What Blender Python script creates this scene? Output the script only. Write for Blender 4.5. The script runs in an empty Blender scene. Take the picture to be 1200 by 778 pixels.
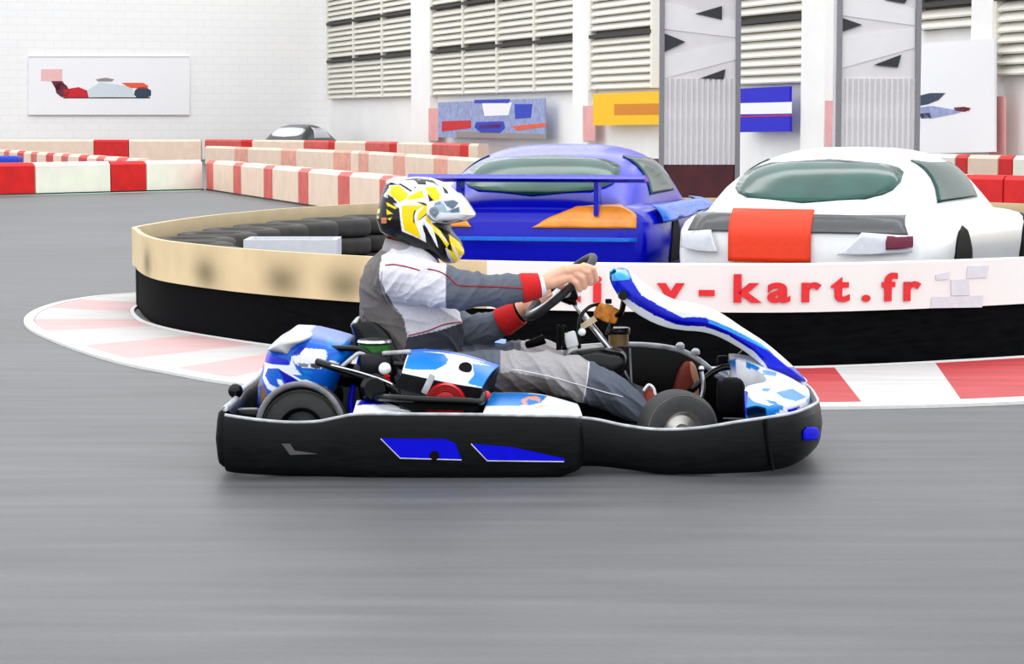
import bpy, bmesh, math, random
import numpy as np
from mathutils import Vector, Matrix, noise
from mathutils.bvhtree import BVHTree

random.seed(7)
scene = bpy.context.scene
COL = scene.collection

# ------------------------------------------------------------------ camera, world, lights, exposure
F_PX, PITCH, CAM_H = 2737.0, math.atan(247.0 / 2737.0), 1.15
cam_data = bpy.data.cameras.new('camera')
cam_data.sensor_width = 36.0
cam_data.lens = 36.0 * F_PX / 1200.0
cam_data.clip_end = 400
camera = bpy.data.objects.new('camera', cam_data)
COL.objects.link(camera)
camera.location = (0, 0, CAM_H)
camera.rotation_euler = (math.pi / 2 - PITCH, 0, 0)
scene.camera = camera

world = bpy.data.worlds.new('hall_light')
scene.world = world
world.use_nodes = True
world.node_tree.nodes['Background'].inputs[0].default_value = (0.95, 0.975, 1.0, 1)
world.node_tree.nodes['Background'].inputs[1].default_value = 0.95

def area_lamp(name, loc, sx, sy, power):
    l = bpy.data.lights.new(name, 'AREA')
    l.shape = 'RECTANGLE'; l.size = sx; l.size_y = sy; l.energy = power
    l.color = (1.0, 0.985, 0.96)
    o = bpy.data.objects.new(name, l); COL.objects.link(o)
    o.location = loc
    return o
# rows of strip lamps under the hall roof
for yy in (3.5, 12.0, 22.0, 34.0, 48.0, 62.0):
    area_lamp('hall_roof_lamp', (0, yy, 8.5), 26, 1.6, 230)

vs = scene.view_settings
vs.view_transform = 'Standard'; vs.look = 'None'; vs.gamma = 1.0
vs.use_curve_mapping = False
vs.exposure = 0.85

# ------------------------------------------------------------------ pixel helpers (1200 x 778 frame)
CAM = Vector((0, 0, CAM_H))
_UP = Vector((0, math.sin(PITCH), math.cos(PITCH)))
_FW = Vector((0, math.cos(PITCH), -math.sin(PITCH)))
def ray(px, py):
    return Vector(((px - 600) / F_PX, 0, 0)) + _UP * (-(py - 389) / F_PX) + _FW
def W(px, py, Y):
    d = ray(px, py)
    return CAM + d * (Y / d.y)
def G(px, py, z=0.0):
    d = ray(px, py)
    return CAM + d * ((z - CAM_H) / d.z)
def on_plane(px, py, p0, n):
    d = ray(px, py)
    return CAM + d * ((p0 - CAM).dot(n) / d.dot(n))
def zat(py, Y): return W(600, py, Y).z

# ------------------------------------------------------------------ colours and materials
def lin(c):
    return tuple(((v / 255.0) / 12.92 if v / 255.0 <= 0.04045 else ((v / 255.0 + 0.055) / 1.055) ** 2.4) for v in c)
MATS = {}
def mat(name, rgb=(200, 200, 200), rough=0.5, metal=0.0, vary=0.06, scale=30.0, bump=0.0, coat=0.0, attr=False,
        stretch=None, rough_vary=0.0, trans=0.0, spec=0.5):
    if name in MATS: return MATS[name]
    m = bpy.data.materials.new(name); m.use_nodes = True
    nt = m.node_tree; N = nt.nodes; L = nt.links
    b = N['Principled BSDF']
    b.inputs['Roughness'].default_value = rough
    b.inputs['Metallic'].default_value = metal
    b.inputs['Specular IOR Level'].default_value = spec
    b.inputs['Coat Weight'].default_value = coat
    b.inputs['Coat Roughness'].default_value = 0.08
    if trans: b.inputs['Transmission Weight'].default_value = trans
    tc = N.new('ShaderNodeTexCoord'); mp = N.new('ShaderNodeMapping')
    L.new(tc.outputs['Object'], mp.inputs['Vector'])
    if stretch: mp.inputs['Scale'].default_value = stretch
    nz = N.new('ShaderNodeTexNoise'); nz.inputs['Scale'].default_value = scale; nz.inputs['Detail'].default_value = 4
    L.new(mp.outputs['Vector'], nz.inputs['Vector'])
    mr = N.new('ShaderNodeMapRange'); mr.inputs['From Min'].default_value = 0.3; mr.inputs['From Max'].default_value = 0.7
    mr.inputs['To Min'].default_value = 1 - vary; mr.inputs['To Max'].default_value = 1 + vary
    L.new(nz.outputs['Fac'], mr.inputs['Value'])
    mx = N.new('ShaderNodeMix'); mx.data_type = 'RGBA'; mx.blend_type = 'MULTIPLY'; mx.inputs['Factor'].default_value = 1
    if attr:
        a = N.new('ShaderNodeAttribute'); a.attribute_name = 'Col'
        L.new(a.outputs['Color'], mx.inputs['A'])
    else:
        mx.inputs['A'].default_value = (*lin(rgb), 1)
    L.new(mr.outputs['Result'], mx.inputs['B'])
    L.new(mx.outputs['Result'], b.inputs['Base Color'])
    if bump:
        bp = N.new('ShaderNodeBump'); bp.inputs['Strength'].default_value = bump; bp.inputs['Distance'].default_value = 0.01
        L.new(nz.outputs['Fac'], bp.inputs['Height']); L.new(bp.outputs['Normal'], b.inputs['Normal'])
    if rough_vary:
        m2 = N.new('ShaderNodeMapRange'); m2.inputs['To Min'].default_value = rough - rough_vary; m2.inputs['To Max'].default_value = rough + rough_vary
        L.new(nz.outputs['Fac'], m2.inputs['Value']); L.new(m2.outputs['Result'], b.inputs['Roughness'])
    MATS[name] = m
    return m

WHITE, RED = (238, 236, 233), (214, 8, 14)
M_white_wall = mat('white_wall_paint', (249, 248, 246), 0.8, vary=0.03, scale=1.5)
M_black_plastic = mat('black_plastic', (7, 8, 9), 0.38, spec=0.16, vary=0.5, scale=14, stretch=(1, 1, 6), bump=0.08, rough_vary=0.15)
M_black = mat('black_matte', (5, 5, 6), 0.6, spec=0.1)
M_black_gloss = mat('black_gloss', (5, 6, 7), 0.25, spec=0.3)
M_lip = mat('pale_trim_and_highlight', (176, 178, 184), 0.3, vary=0.3, scale=25)  # pale grey trim; along the black bumpers it paints the top-edge highlight
M_rubber = mat('tyre_rubber', (44, 44, 46), 0.6, vary=0.2, scale=40, bump=0.1)
M_rubber_line = mat('tyre_scuff_ring', (96, 90, 78), 0.8, vary=0.3)
M_silver = mat('brushed_steel', (205, 206, 210), 0.25, metal=1.0, vary=0.05)
M_alu = mat('wheel_alloy', (200, 196, 190), 0.35, metal=0.9)
M_dark_metal = mat('dark_engine_metal', (26, 29, 34), 0.4, metal=0.5, vary=0.3)
M_blue = mat('royal_blue_plastic', (0, 2, 205), 0.5, spec=0.12)
M_cyan = mat('cyan_blue_plastic', (0, 120, 220), 0.3, coat=0.3)
M_white_gloss = mat('white_gloss_plastic', (236, 238, 242), 0.25, coat=0.4, vary=0.02)
M_grey_white = mat('pale_grey_plastic', (205, 206, 210), 0.35, coat=0.3, vary=0.05)
M_red = mat('red_enamel', (200, 6, 10), 0.35, coat=0.3)
M_paint = mat('printed_shell', rough=0.25, attr=True, vary=0.02, coat=0.12, spec=0.25)
M_decal = mat('printed_plastic', rough=0.3, attr=True, vary=0.03, coat=0.1, spec=0.3)
M_suit = mat('racing_suit_cloth', rough=0.85, attr=True, vary=0.07, scale=120, bump=0.15)
M_redcloth = mat('red_rib_cloth', (196, 12, 16), 0.85, vary=0.1, scale=90, bump=0.2)
M_whitecloth = mat('white_cloth', (232, 230, 232), 0.85, vary=0.04)
M_greycloth = mat('grey_cloth', (150, 148, 152), 0.85, vary=0.08)
M_darkred = mat('dark_red_thread', (150, 8, 22), 0.8)
M_orange_foam = mat('rusty_orange_foam', (196, 122, 42), 0.8, vary=0.35, scale=60)
M_beige = mat('beige_plastic', (205, 186, 150), 0.5, vary=0.1)
M_green = mat('dark_green_plastic', (26, 92, 12), 0.35, vary=0.2)
M_brown = mat('tan_sole_rubber', (196, 140, 108), 0.7, vary=0.15)
M_shoe = mat('rust_red_shoe_cloth', (120, 40, 22), 0.75, vary=0.25)
M_amber = mat('amber_fluid_plastic', (120, 96, 44), 0.3, vary=0.2)

# ------------------------------------------------------------------ mesh helpers
ORG = {}
def link(o): COL.objects.link(o); return o
def thing(name, label, cat, loc=(0, 0, 0), rotz=0.0, group=None, local=False, kind=None):
    o = link(bpy.data.objects.new(name, None)); o.empty_display_size = 0.1
    o.location = loc; o.rotation_euler = (0, 0, rotz)
    o['label'] = label
    if cat: o['category'] = cat
    if group: o['group'] = group
    if kind: o['kind'] = kind
    ORG[o] = Vector((0, 0, 0)) if local else Vector(loc)
    return o
def tag(o, label, cat=None, group=None, kind=None):
    o['label'] = label
    if cat: o['category'] = cat
    if group: o['group'] = group
    if kind: o['kind'] = kind
    return o
def mk(name, VF, m, parent=None, smooth=False, solid=0.0, base=None, colors=None, label=None, fixn=True):
    V, Fc = VF
    V = np.array([tuple(v) for v in V], dtype=float)
    org = Vector((0, 0, 0))
    if parent is not None: org = ORG[parent]
    elif base is not None: org = Vector(base)
    V = V - np.array(org)
    me = bpy.data.meshes.new(name)
    me.from_pydata(V.tolist(), [], [tuple(f) for f in Fc])
    if fixn:
        bm = bmesh.new(); bm.from_mesh(me)
        bmesh.ops.recalc_face_normals(bm, faces=bm.faces)
        bm.to_mesh(me); bm.free()
    if smooth is True:
        me.shade_smooth()
    elif smooth:
        me.shade_smooth(); me.set_sharp_from_angle(angle=math.radians(smooth))
    if colors is not None:
        a = me.color_attributes.new('Col', 'FLOAT_COLOR', 'POINT')
        c = np.ones((len(V), 4)); c[:, :3] = colors
        a.data.foreach_set('color', c.ravel())
    me.materials.append(m)
    o = link(bpy.data.objects.new(name, me))
    if parent is not None: o.parent = parent
    else: o.location = org
    ORG[o] = org
    if solid:
        s = o.modifiers.new('thickness', 'SOLIDIFY'); s.thickness = solid; s.offset = 0
    if label: o['label'] = label
    return o
def join(*vfs):
    V, Fc = [], []
    for v, f in vfs:
        n = len(V); V += [tuple(p) for p in v]; Fc += [tuple(i + n for i in q) for q in f]
    return V, Fc
def box(x0, x1, y0, y1, z0, z1):
    V = [(x, y, z) for z in (z0, z1) for y in (y0, y1) for x in (x0, x1)]
    return V, [(0, 2, 3, 1), (4, 5, 7, 6), (0, 1, 5, 4), (2, 6, 7, 3), (0, 4, 6, 2), (1, 3, 7, 5)]
def rbox(c, size, r=0.01, rot=None, seg=2):
    bm = bmesh.new()
    bmesh.ops.create_cube(bm, size=1.0)
    for v in bm.verts: v.co = Vector((v.co.x * size[0], v.co.y * size[1], v.co.z * size[2]))
    bmesh.ops.bevel(bm, geom=list(bm.edges), offset=r, segments=seg, affect='EDGES', profile=0.5)
    bm.verts.index_update()
    V = []
    for v in bm.verts:
        p = v.co.copy()
        if rot is not None: p = rot @ p
        V.append(tuple(p + Vector(c)))
    Fc = [tuple(v.index for v in f.verts) for f in bm.faces]
    bm.free()
    return V, Fc
def cr(pts, n, closed=False):
    P = [np.array(p, float) for p in pts]; k = len(P); out = []
    segs = k if closed else k - 1
    for i in range(segs):
        if closed: a, b, c, d = P[(i - 1) % k], P[i], P[(i + 1) % k], P[(i + 2) % k]
        else: a, b, c, d = P[max(i - 1, 0)], P[i], P[i + 1], P[min(i + 2, k - 1)]
        for j in range(n):
            t = j / n
            out.append(0.5 * ((2 * b) + (-a + c) * t + (2 * a - 5 * b + 4 * c - d) * t * t + (-a + 3 * b - 3 * c + d) * t ** 3))
    if not closed: out.append(P[-1])
    return out
def tube(path, r, n=10, smooth_n=0, closed=False):
    P = [Vector(p) for p in path]
    R = list(r) if hasattr(r, '__len__') else [r] * len(P)
    if smooth_n:
        Q = cr([(*p, rr) for p, rr in zip(P, R)], smooth_n, closed)
        P = [Vector(q[:3]) for q in Q]; R = [q[3] for q in Q]
    V, Fc = [], []; k = len(P); prev = None
    for i, p in enumerate(P):
        if closed: t = (P[(i + 1) % k] - P[i - 1])
        else: t = P[min(i + 1, k - 1)] - P[max(i - 1, 0)]
        t.normalize()
        if prev is None:
            a = Vector((0, 0, 1)) if abs(t.z) < 0.9 else Vector((0, 1, 0))
            u = t.cross(a).normalized()
        else:
            u = (prev - t * prev.dot(t)).normalized()
        prev = u; w = t.cross(u)
        for j in range(n):
            an = 2 * math.pi * j / n
            V.append(tuple(p + (u * math.cos(an) + w * math.sin(an)) * R[i]))
    rng = k if closed else k - 1
    for i in range(rng):
        for j in range(n):
            a, b = i * n + j, i * n + (j + 1) % n
            c, d = ((i + 1) % k) * n + (j + 1) % n, ((i + 1) % k) * n + j
            Fc.append((a, b, c, d))
    if not closed:
        Fc.append(tuple(range(n))[::-1]); Fc.append(tuple((k - 1) * n + j for j in range(n)))
    return V, Fc
def lathe(profile, c, axis, n=32, closed_profile=False):
    """profile: (radius, offset along axis)"""
    ax = Vector(axis).normalized()
    a = Vector((0, 0, 1)) if abs(ax.z) < 0.9 else Vector((1, 0, 0))
    u = ax.cross(a).normalized(); w = ax.cross(u); c = Vector(c)
    V, Fc = [], []; k = len(profile)
    for r, h in profile:
        for j in range(n):
            an = 2 * math.pi * j / n
            V.append(tuple(c + ax * h + (u * math.cos(an) + w * math.sin(an)) * max(r, 1e-5)))
    for i in range(k if closed_profile else k - 1):
        i2 = (i + 1) % k
        for j in range(n):
            j2 = (j + 1) % n
            Fc.append((i * n + j, i * n + j2, i2 * n + j2, i2 * n + j))
    if not closed_profile:
        Fc.append(tuple(range(n))); Fc.append(tuple((k - 1) * n + j for j in range(n)))
    return V, Fc
def grid(rows, closed_u=False, caps=False, closed_v=False):
    """rows: list of equally long lists of points"""
    m, n = len(rows), len(rows[0]); V = [tuple(p) for r in rows for p in r]; Fc = []
    for i in range(m if closed_v else m - 1):
        for j in range(n if closed_u else n - 1):
            i2, j2 = (i + 1) % m, (j + 1) % n
            Fc.append((i * n + j, i * n + j2, i2 * n + j2, i2 * n + j))
    if caps:
        Fc.append(tuple(range(n))[::-1]); Fc.append(tuple((m - 1) * n + j for j in range(n)))
    return V, Fc
def prism(pts, off):
    """closed polygon of 3-D points pushed along off"""
    k = len(pts); off = Vector(off)
    V = [tuple(p) for p in pts] + [tuple(Vector(p) + off) for p in pts]
    Fc = [tuple(range(k)), tuple(range(2 * k - 1, k - 1, -1))]
    for i in range(k):
        j = (i + 1) % k
        Fc.append((i, i + k, j + k, j))
    return V, Fc
def radial(outline, c, nt):
    out = []
    k = len(outline)
    for i in range(nt):
        th = 2 * math.pi * i / nt
        dx, dz = math.cos(th), math.sin(th); best = 1e-3
        for a in range(k):
            (x1, z1), (x2, z2) = outline[a], outline[(a + 1) % k]
            x1 -= c[0]; x2 -= c[0]; z1 -= c[1]; z2 -= c[1]
            ex, ez = x2 - x1, z2 - z1
            den = dx * ez - dz * ex
            if abs(den) < 1e-12: continue
            t = (x1 * ez - z1 * ex) / den; s = (x1 * dz - z1 * dx) / den
            if t > 0 and -1e-9 <= s <= 1 + 1e-9: best = max(best, t)
        out.append(best)
    return np.array(out)
def inflate(outline, c, yc, hw, e=0.6, nt=128, ns=48, soft=2, hw_fn=None):
    """closed shell whose side view (x, z) is the outline, bulging to yc -/+ hw"""
    r = radial(outline, c, nt)
    for _ in range(soft): r = (np.roll(r, 1) + 2 * r + np.roll(r, -1)) / 4
    psi = np.linspace(0, math.pi, 3000)
    f = np.abs(np.sin(psi)) ** e; g = np.sign(np.cos(psi)) * np.abs(np.cos(psi)) ** e
    ds = np.hypot(np.diff(f) * r.mean(), np.diff(g) * hw); cum = np.concatenate([[0], np.cumsum(ds)])
    want = np.linspace(0, cum[-1], ns + 1)[1:-1]
    fi = np.interp(want, cum, f); gi = np.interp(want, cum, g)
    rows = []
    for a, b in zip(fi, gi):
        row = []
        for i in range(nt):
            th = 2 * math.pi * i / nt
            x, z = c[0] + r[i] * a * math.cos(th), c[1] + r[i] * a * math.sin(th)
            w = hw * (hw_fn(x, z) if hw_fn else 1.0)
            row.append((x, yc + w * b, z))
        rows.append(row)
    V, Fc = grid(rows, closed_u=True)
    n = len(V); V.append((c[0], yc + hw, c[1])); V.append((c[0], yc - hw, c[1]))
    m = len(rows)
    for j in range(nt):
        Fc.append((n, (j + 1) % nt, j)); Fc.append((n + 1, (m - 1) * nt + j, (m - 1) * nt + (j + 1) % nt))
    return V, Fc
def inpoly(x, z, poly):
    res = np.zeros(len(x), bool); k = len(poly)
    for i in range(k):
        (x1, z1), (x2, z2) = poly[i], poly[(i + 1) % k]
        if z1 == z2: continue
        cond = ((z1 > z) != (z2 > z)) & (x < (x2 - x1) * (z - z1) / (z2 - z1) + x1)
        res ^= cond
    return res
def XZ(pts, Y):
    return [(p.x, p.z) for p in (W(a, b, Y) for a, b in pts)]
def sideprint(V, base, polys, Y):
    """print on a shell: polygons laid out in the kart's side elevation (x, z)"""
    V = np.array([tuple(v) for v in V]); C = np.tile(np.array(lin(base)), (len(V), 1))
    for pts, col in polys:
        C[inpoly(V[:, 0], V[:, 2], XZ(pts, Y))] = lin(col)
    return C
def zoomed(pts, ox, oy, s): return [(ox + a / s, oy + b / s) for a, b in pts]

# ------------------------------------------------------------------ the setting: floor and walls
def make_floor_mat():
    m = bpy.data.materials.new('worn_asphalt'); m.use_nodes = True
    nt = m.node_tree; N = nt.nodes; L = nt.links; b = N['Principled BSDF']
    tc = N.new('ShaderNodeTexCoord')
    def nz(scale, st, detail=5):
        mp = N.new('ShaderNodeMapping'); mp.inputs['Scale'].default_value = st
        L.new(tc.outputs['Object'], mp.inputs['Vector'])
        t = N.new('ShaderNodeTexNoise'); t.inputs['Scale'].default_value = scale; t.inputs['Detail'].default_value = detail
        L.new(mp.outputs['Vector'], t.inputs['Vector']); return t
    def rng(t, a, b2, lo, hi):
        r = N.new('ShaderNodeMapRange'); r.inputs['From Min'].default_value = a; r.inputs['From Max'].default_value = b2
        r.inputs['To Min'].default_value = lo; r.inputs['To Max'].default_value = hi
        L.new(t.outputs['Fac'], r.inputs['Value']); return r
    r1 = rng(nz(3.0, (0.35, 3.0, 1)), 0.3, 0.7, 0.72, 1.26)
    r2 = rng(nz(0.35, (1, 1, 1), 2), 0.35, 0.65, 0.88, 1.12)
    r3 = rng(nz(220, (0.25, 1, 1), 2), 0.3, 0.7, 0.86, 1.14)
    m1 = N.new('ShaderNodeMath'); m1.operation = 'MULTIPLY'; L.new(r1.outputs[0], m1.inputs[0]); L.new(r2.outputs[0], m1.inputs[1])
    m2 = N.new('ShaderNodeMath'); m2.operation = 'MULTIPLY'; L.new(m1.outputs[0], m2.inputs[0]); L.new(r3.outputs[0], m2.inputs[1])
    mx = N.new('ShaderNodeMix'); mx.data_type = 'RGBA'; mx.blend_type = 'MULTIPLY'; mx.inputs['Factor'].default_value = 1
    mx.inputs['A'].default_value = (*lin((74, 75, 78)), 1)
    L.new(m2.outputs[0], mx.inputs['B']); L.new(mx.outputs['Result'], b.inputs['Base Color'])
    b.inputs['Roughness'].default_value = 0.5
    bp = N.new('ShaderNodeBump'); bp.inputs['Strength'].default_value = 0.12; bp.inputs['Distance'].default_value = 0.01
    L.new(r3.outputs[0], bp.inputs['Height']); L.new(bp.outputs['Normal'], b.inputs['Normal'])
    return m
M_floor = make_floor_mat()
fl = mk('floor', box(-40, 40, -6, 90, -0.2, 0.0), M_floor)
tag(fl, 'grey asphalt floor of the indoor kart track', kind='structure')

CORNER = Vector((-5.66, 72, 0))
U_R = Vector((-0.347, 1, 0)).normalized()              # along the right wall, away from the camera
N_R = Vector((-U_R.y, U_R.x, 0))                        # into the hall
U_L = Vector((-U_R.y, U_R.x, 0))                        # along the left wall, towards the left
N_L = Vector((-U_R.x, -U_R.y, 0)) * 1.0                 # into the hall (towards the camera)
if N_L.y > 0: N_L = -N_L
if N_R.x > 0: N_R = -N_R
def wallplane(which, off=0.0):
    n = N_R if which == 'R' else N_L
    return CORNER + n * off, n
def wp(which, px, py, off=0.0):
    p0, n = wallplane(which, off); return on_plane(px, py, p0, n)

def make_brick_mat():
    m = bpy.data.materials.new('white_block_wall'); m.use_nodes = True
    nt = m.node_tree; N = nt.nodes; L = nt.links; b = N['Principled BSDF']
    tc = N.new('ShaderNodeTexCoord'); mp = N.new('ShaderNodeMapping')
    mp.inputs['Rotation'].default_value = (math.pi / 2, 0, math.atan2(U_L.y, U_L.x))
    sep = N.new('ShaderNodeSeparateXYZ'); L.new(tc.outputs['Object'], sep.inputs[0])
    cmb = N.new('ShaderNodeCombineXYZ'); L.new(sep.outputs['X'], cmb.inputs['X']); L.new(sep.outputs['Z'], cmb.inputs['Y'])
    br = N.new('ShaderNodeTexBrick'); br.inputs['Scale'].default_value = 1.0
    br.inputs['Brick Width'].default_value = 0.5; br.inputs['Row Height'].default_value = 0.22; br.inputs['Mortar Size'].default_value = 0.012
    br.inputs['Color1'].default_value = (*lin((250, 249, 248)), 1); br.inputs['Color2'].default_value = (*lin((248, 247, 247)), 1)
    br.inputs['Mortar'].default_value = (*lin((240, 240, 240)), 1)
    L.new(cmb.outputs[0], br.inputs['Vector']); L.new(br.outputs['Color'], b.inputs['Base Color'])
    b.inputs['Roughness'].default_value = 0.85
    return m
def wall_slab(name, u, n, length, h, th, m):
    a = CORNER; b = CORNER + u * length
    pts = [a, b, b - n * th, a - n * th]
    return mk(name, prism(pts, (0, 0, h)), m)
wl = wall_slab('wall_left', U_L, N_L, 26, 9.5, 0.3, make_brick_mat())
tag(wl, 'white painted block wall at the far left end of the hall', kind='structure')
wr = wall_slab('wall_right', -U_R, N_R, 50, 9.5, 0.3, M_white_wall)
tag(wr, 'white side wall with louvred bays behind the parked cars', kind='structure')

def plate(name, pxpts, which, off, th, m, parent=None, **k):
    p0, n = wallplane(which, off)
    pts = [on_plane(a, b, p0, n) for a, b in pxpts]
    return mk(name, prism(pts, n * th), m, parent, **k)
def rect(x0, y0, x1, y1): return [(x0, y0), (x1, y0), (x1, y1), (x0, y1)]

# louvred bays of the right wall: real slats in a dark opening, one frame each
M_louvre_dark = mat('louvre_shadow_gap', (120, 114, 100), 0.8)
M_slat = mat('cream_louvre_slat', (236, 233, 222), 0.6, vary=0.05)
M_dark_rail = mat('dark_louvre_rail', (44, 42, 40), 0.6)
def wall_s(px, py):  # distance from the corner along the right wall
    return (wp('R', px, py) - CORNER).dot(-U_R)
def wall_at(s, z, off=0.0): return CORNER - U_R * s + N_R * off + Vector((0, 0, z))
def wbox(s0, s1, z0, z1, o0, o1):
    pts = [wall_at(s0, z0, o0), wall_at(s1, z0, o0), wall_at(s1, z0, o1), wall_at(s0, z0, o1)]
    return prism(pts, (0, 0, z1 - z0))
Z_L0 = wp('R', 395, 116).z; Z_RAIL = wp('R', 395, 72).z
bays = [(390, 491), (513, 682), (700, 773), (868, 952), (1083, 1152), (1177, 1235)]
slat_meshes = {}
for i, (a, b) in enumerate(bays):
    s0, s1 = wall_s(a, 100), wall_s(b, 100)
    base = wall_at((s0 + s1) / 2, 0)
    zb = Z_L0 + (0.75 if i == 4 else 0.0)
    root = thing('window_%d' % (i + 1), 'cream louvred bay in the right wall, %s from the far corner' %
                 ['first', 'second', 'third', 'fourth', 'fifth', 'sixth'][i], None, base, kind='structure')
    ztop = 6.2
    mk('opening_backing', wbox(s0, s1, zb, ztop, 0.01, 0.03), M_louvre_dark, root)
    z = zb; pitch = 0.155; k = 0; me = None
    while z < ztop - 0.2:
        near_rail = min(abs(z + 0.06 - zz) for zz in (Z_RAIL, Z_RAIL + (Z_RAIL - Z_L0)* 1.0))
        if near_rail > 0.09:
            pts = [wall_at(s0, z, 0.16), wall_at(s0, z + 0.03, 0.175), wall_at(s0, z + 0.148, 0.075), wall_at(s0, z + 0.128, 0.06)]
            if me is None:
                z_first = z
                o = mk('slat', prism([p for p in pts], -U_R * (s1 - s0)), M_slat, root); me = o
            else:
                o = link(bpy.data.objects.new('slat', me.data)); o.parent = root; o.location = (0, 0, z - z_first)
        z += pitch
    for zz in (Z_RAIL, Z_RAIL + (Z_RAIL - Z_L0)):
        mk('rail', wbox(s0, s1, zz - 0.035, zz + 0.035, 0.03, 0.2), M_dark_rail, root)
    nm = max(1, int((s1 - s0) / 2.6))
    for q in range(nm + 1):
        sm = s0 + (s1 - s0) * q / nm
        mk('mullion', wbox(sm - 0.05, sm + 0.05, zb, ztop, 0.03, 0.19), M_slat, root)
# white pilasters between the bays
for i, (a, b) in enumerate([(491, 513), (682, 700), (952, 980), (1152, 1177)]):
    o = mk('trim_%d' % (i + 1), wbox(wall_s(a, 100), wall_s(b, 100), 0, 9.4, 0.002, 0.22), M_white_wall)
    tag(o, 'white pilaster on the right wall, %s from the far corner' % ['first', 'second', 'third', 'fourth'][i], kind='structure')
M_pink = mat('faded_red_paint', (232, 170, 168), 0.7, vary=0.1, scale=3)
for i, (x0, x1, y0, y1) in enumerate([(503, 514, 127, 165), (684, 698, 124, 165), (968, 981, 118, 175), (1160, 1179, 113, 185)]):
    o = plate('trim_%d' % (i + 5), rect(x0, y0, x1, y1), 'R', 0.225, 0.02, M_pink)
    tag(o, 'faded red painted band low on a pilaster, %s from the far corner' % ['first', 'second', 'third', 'fourth'][i], kind='structure')

# ------------------------------------------------------------------ banners and posters on the walls
def poster(name, label, cat, outline, which, off, m, prints):
    p0, n = wallplane(which, off)
    c = sum((on_plane(a, b, p0, n) for a, b in outline), Vector()) / len(outline)
    root = thing(name, label, cat, c)
    plate('panel', outline, which, off, 0.04, m, root)
    for nm, pts, mm in prints:
        plate(nm, pts, which, off + 0.04, 0.006, mm, root)
    return root
M_poster_white = mat('poster_white', (247, 247, 250), 0.6, vary=0.01)
M_pflank = mat('poster_pale_grey', (212, 222, 230), 0.6)
M_line = mat('poster_grey_edge', (196, 194, 196), 0.6)
M_pred = mat('poster_red', (206, 22, 40), 0.6, vary=0.1)
M_ppink = mat('poster_pale_red', (240, 190, 190), 0.6, vary=0.05)
M_pnavy = mat('poster_navy', (44, 62, 88), 0.6, vary=0.2)
M_pmaroon = mat('poster_maroon', (110, 28, 56), 0.6, vary=0.2)
M_porange = mat('poster_orange_red', (236, 92, 56), 0.6, vary=0.1)
M_pblack = mat('poster_black', (40, 42, 46), 0.6)
M_yellow = mat('banner_yellow', (252, 196, 0), 0.6, vary=0.05)
M_yorange = mat('banner_orange', (216, 132, 10), 0.6, vary=0.1)
M_bblue = mat('banner_blue', (0, 0, 200), 0.6, vary=0.03)
M_plblue = mat('poster_pale_blue', (150, 162, 205), 0.6, vary=0.25, scale=8)
M_pblue = mat('poster_blue', (24, 60, 190), 0.6, vary=0.2)
M_pgrey = mat('poster_grey', (150, 142, 138), 0.6, vary=0.2)
poster('wall_poster', 'wide white poster of a red and white single-seater on left wall', 'poster', rect(33, 66, 222, 135), 'L', 0.02, M_poster_white, [
    ('top_edge', rect(33, 66, 222, 67.2), M_line), ('bottom_edge', rect(33, 134, 222, 135.2), M_line),
    ('rear_wing', rect(48, 81, 73, 95), M_ppink),
    ('wing_post', [(60, 95), (73, 95), (79, 103), (66, 106)], M_pmaroon),
    ('rear_wheel', [(64, 99), (71, 96), (78, 100), (82, 107), (79, 113), (72, 114), (66, 109)], M_pmaroon),
    ('car_body', [(74, 105), (92, 102), (102, 106), (104, 114.5), (76, 114.5)], M_pred),
    ('car_flank', [(102, 106), (118, 96), (130, 98), (146, 100), (156, 104), (157, 113), (104, 114.5)], M_pflank),
    ('cockpit', [(112, 93), (124, 91), (134, 93), (131, 95.5), (115, 95.5)], M_pgrey),
    ('car_nose', [(142, 97), (168, 97), (174, 101), (172, 104), (152, 103)], M_porange),
    ('front_wheel', [(158, 106), (163, 102), (171, 102), (177, 106), (177, 112), (171, 115), (161, 115), (157, 111)], M_pnavy),
    ('ground_line', [(74, 114), (176, 114), (176, 115.3), (74, 115.3)], M_pblack)])
poster('wall_poster', 'blue and red racing photo poster below the second louvred bay', 'poster', [(515, 120), (640, 115), (640, 163), (515, 161)], 'R', 0.32, M_plblue, [
    ('blue_banner', [(556, 117), (598, 116), (596, 121), (556, 121)], M_pblue),
    ('white_patch', [(565, 121), (600, 120), (596, 135), (568, 136)], M_poster_white),
    ('blue_block', [(603, 122), (624, 122), (622, 138), (604, 139)], M_pblue),
    ('red_strip', [(518, 142), (552, 141), (552, 150), (518, 154)], M_pred),
    ('car_body', [(558, 143), (590, 142), (592, 150), (586, 156), (564, 156), (556, 149)], M_pblue),
    ('car_stripe', [(562, 147), (588, 145), (586, 150), (562, 151)], M_pred),
    ('red_strip', [(600, 148), (640, 144), (640, 148), (606, 153)], M_porange),
    ('grey_ground', [(535, 154), (640, 157), (640, 163), (535, 161)], M_pgrey)])
poster('wall_banner', 'yellow banner with an orange stripe beside the grey column', 'banner', [(697, 110), (774, 107), (774, 146), (697, 147)], 'R', 0.32, M_yellow, [
    ('orange_stripe', [(720, 122), (774, 121), (774, 134), (720, 134.5)], M_yorange)])
poster('wall_banner', 'bright blue banner with a white stripe between the grey columns', 'banner', [(866, 104), (928, 101), (928, 154), (866, 155)], 'R', 0.32, M_bblue, [
    ('white_stripe', [(866, 121), (928, 119.5), (928, 133), (866, 134)], M_poster_white),
    ('red_line', [(866, 136), (928, 134.5), (928, 136), (866, 137.5)], M_pred)])
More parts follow.
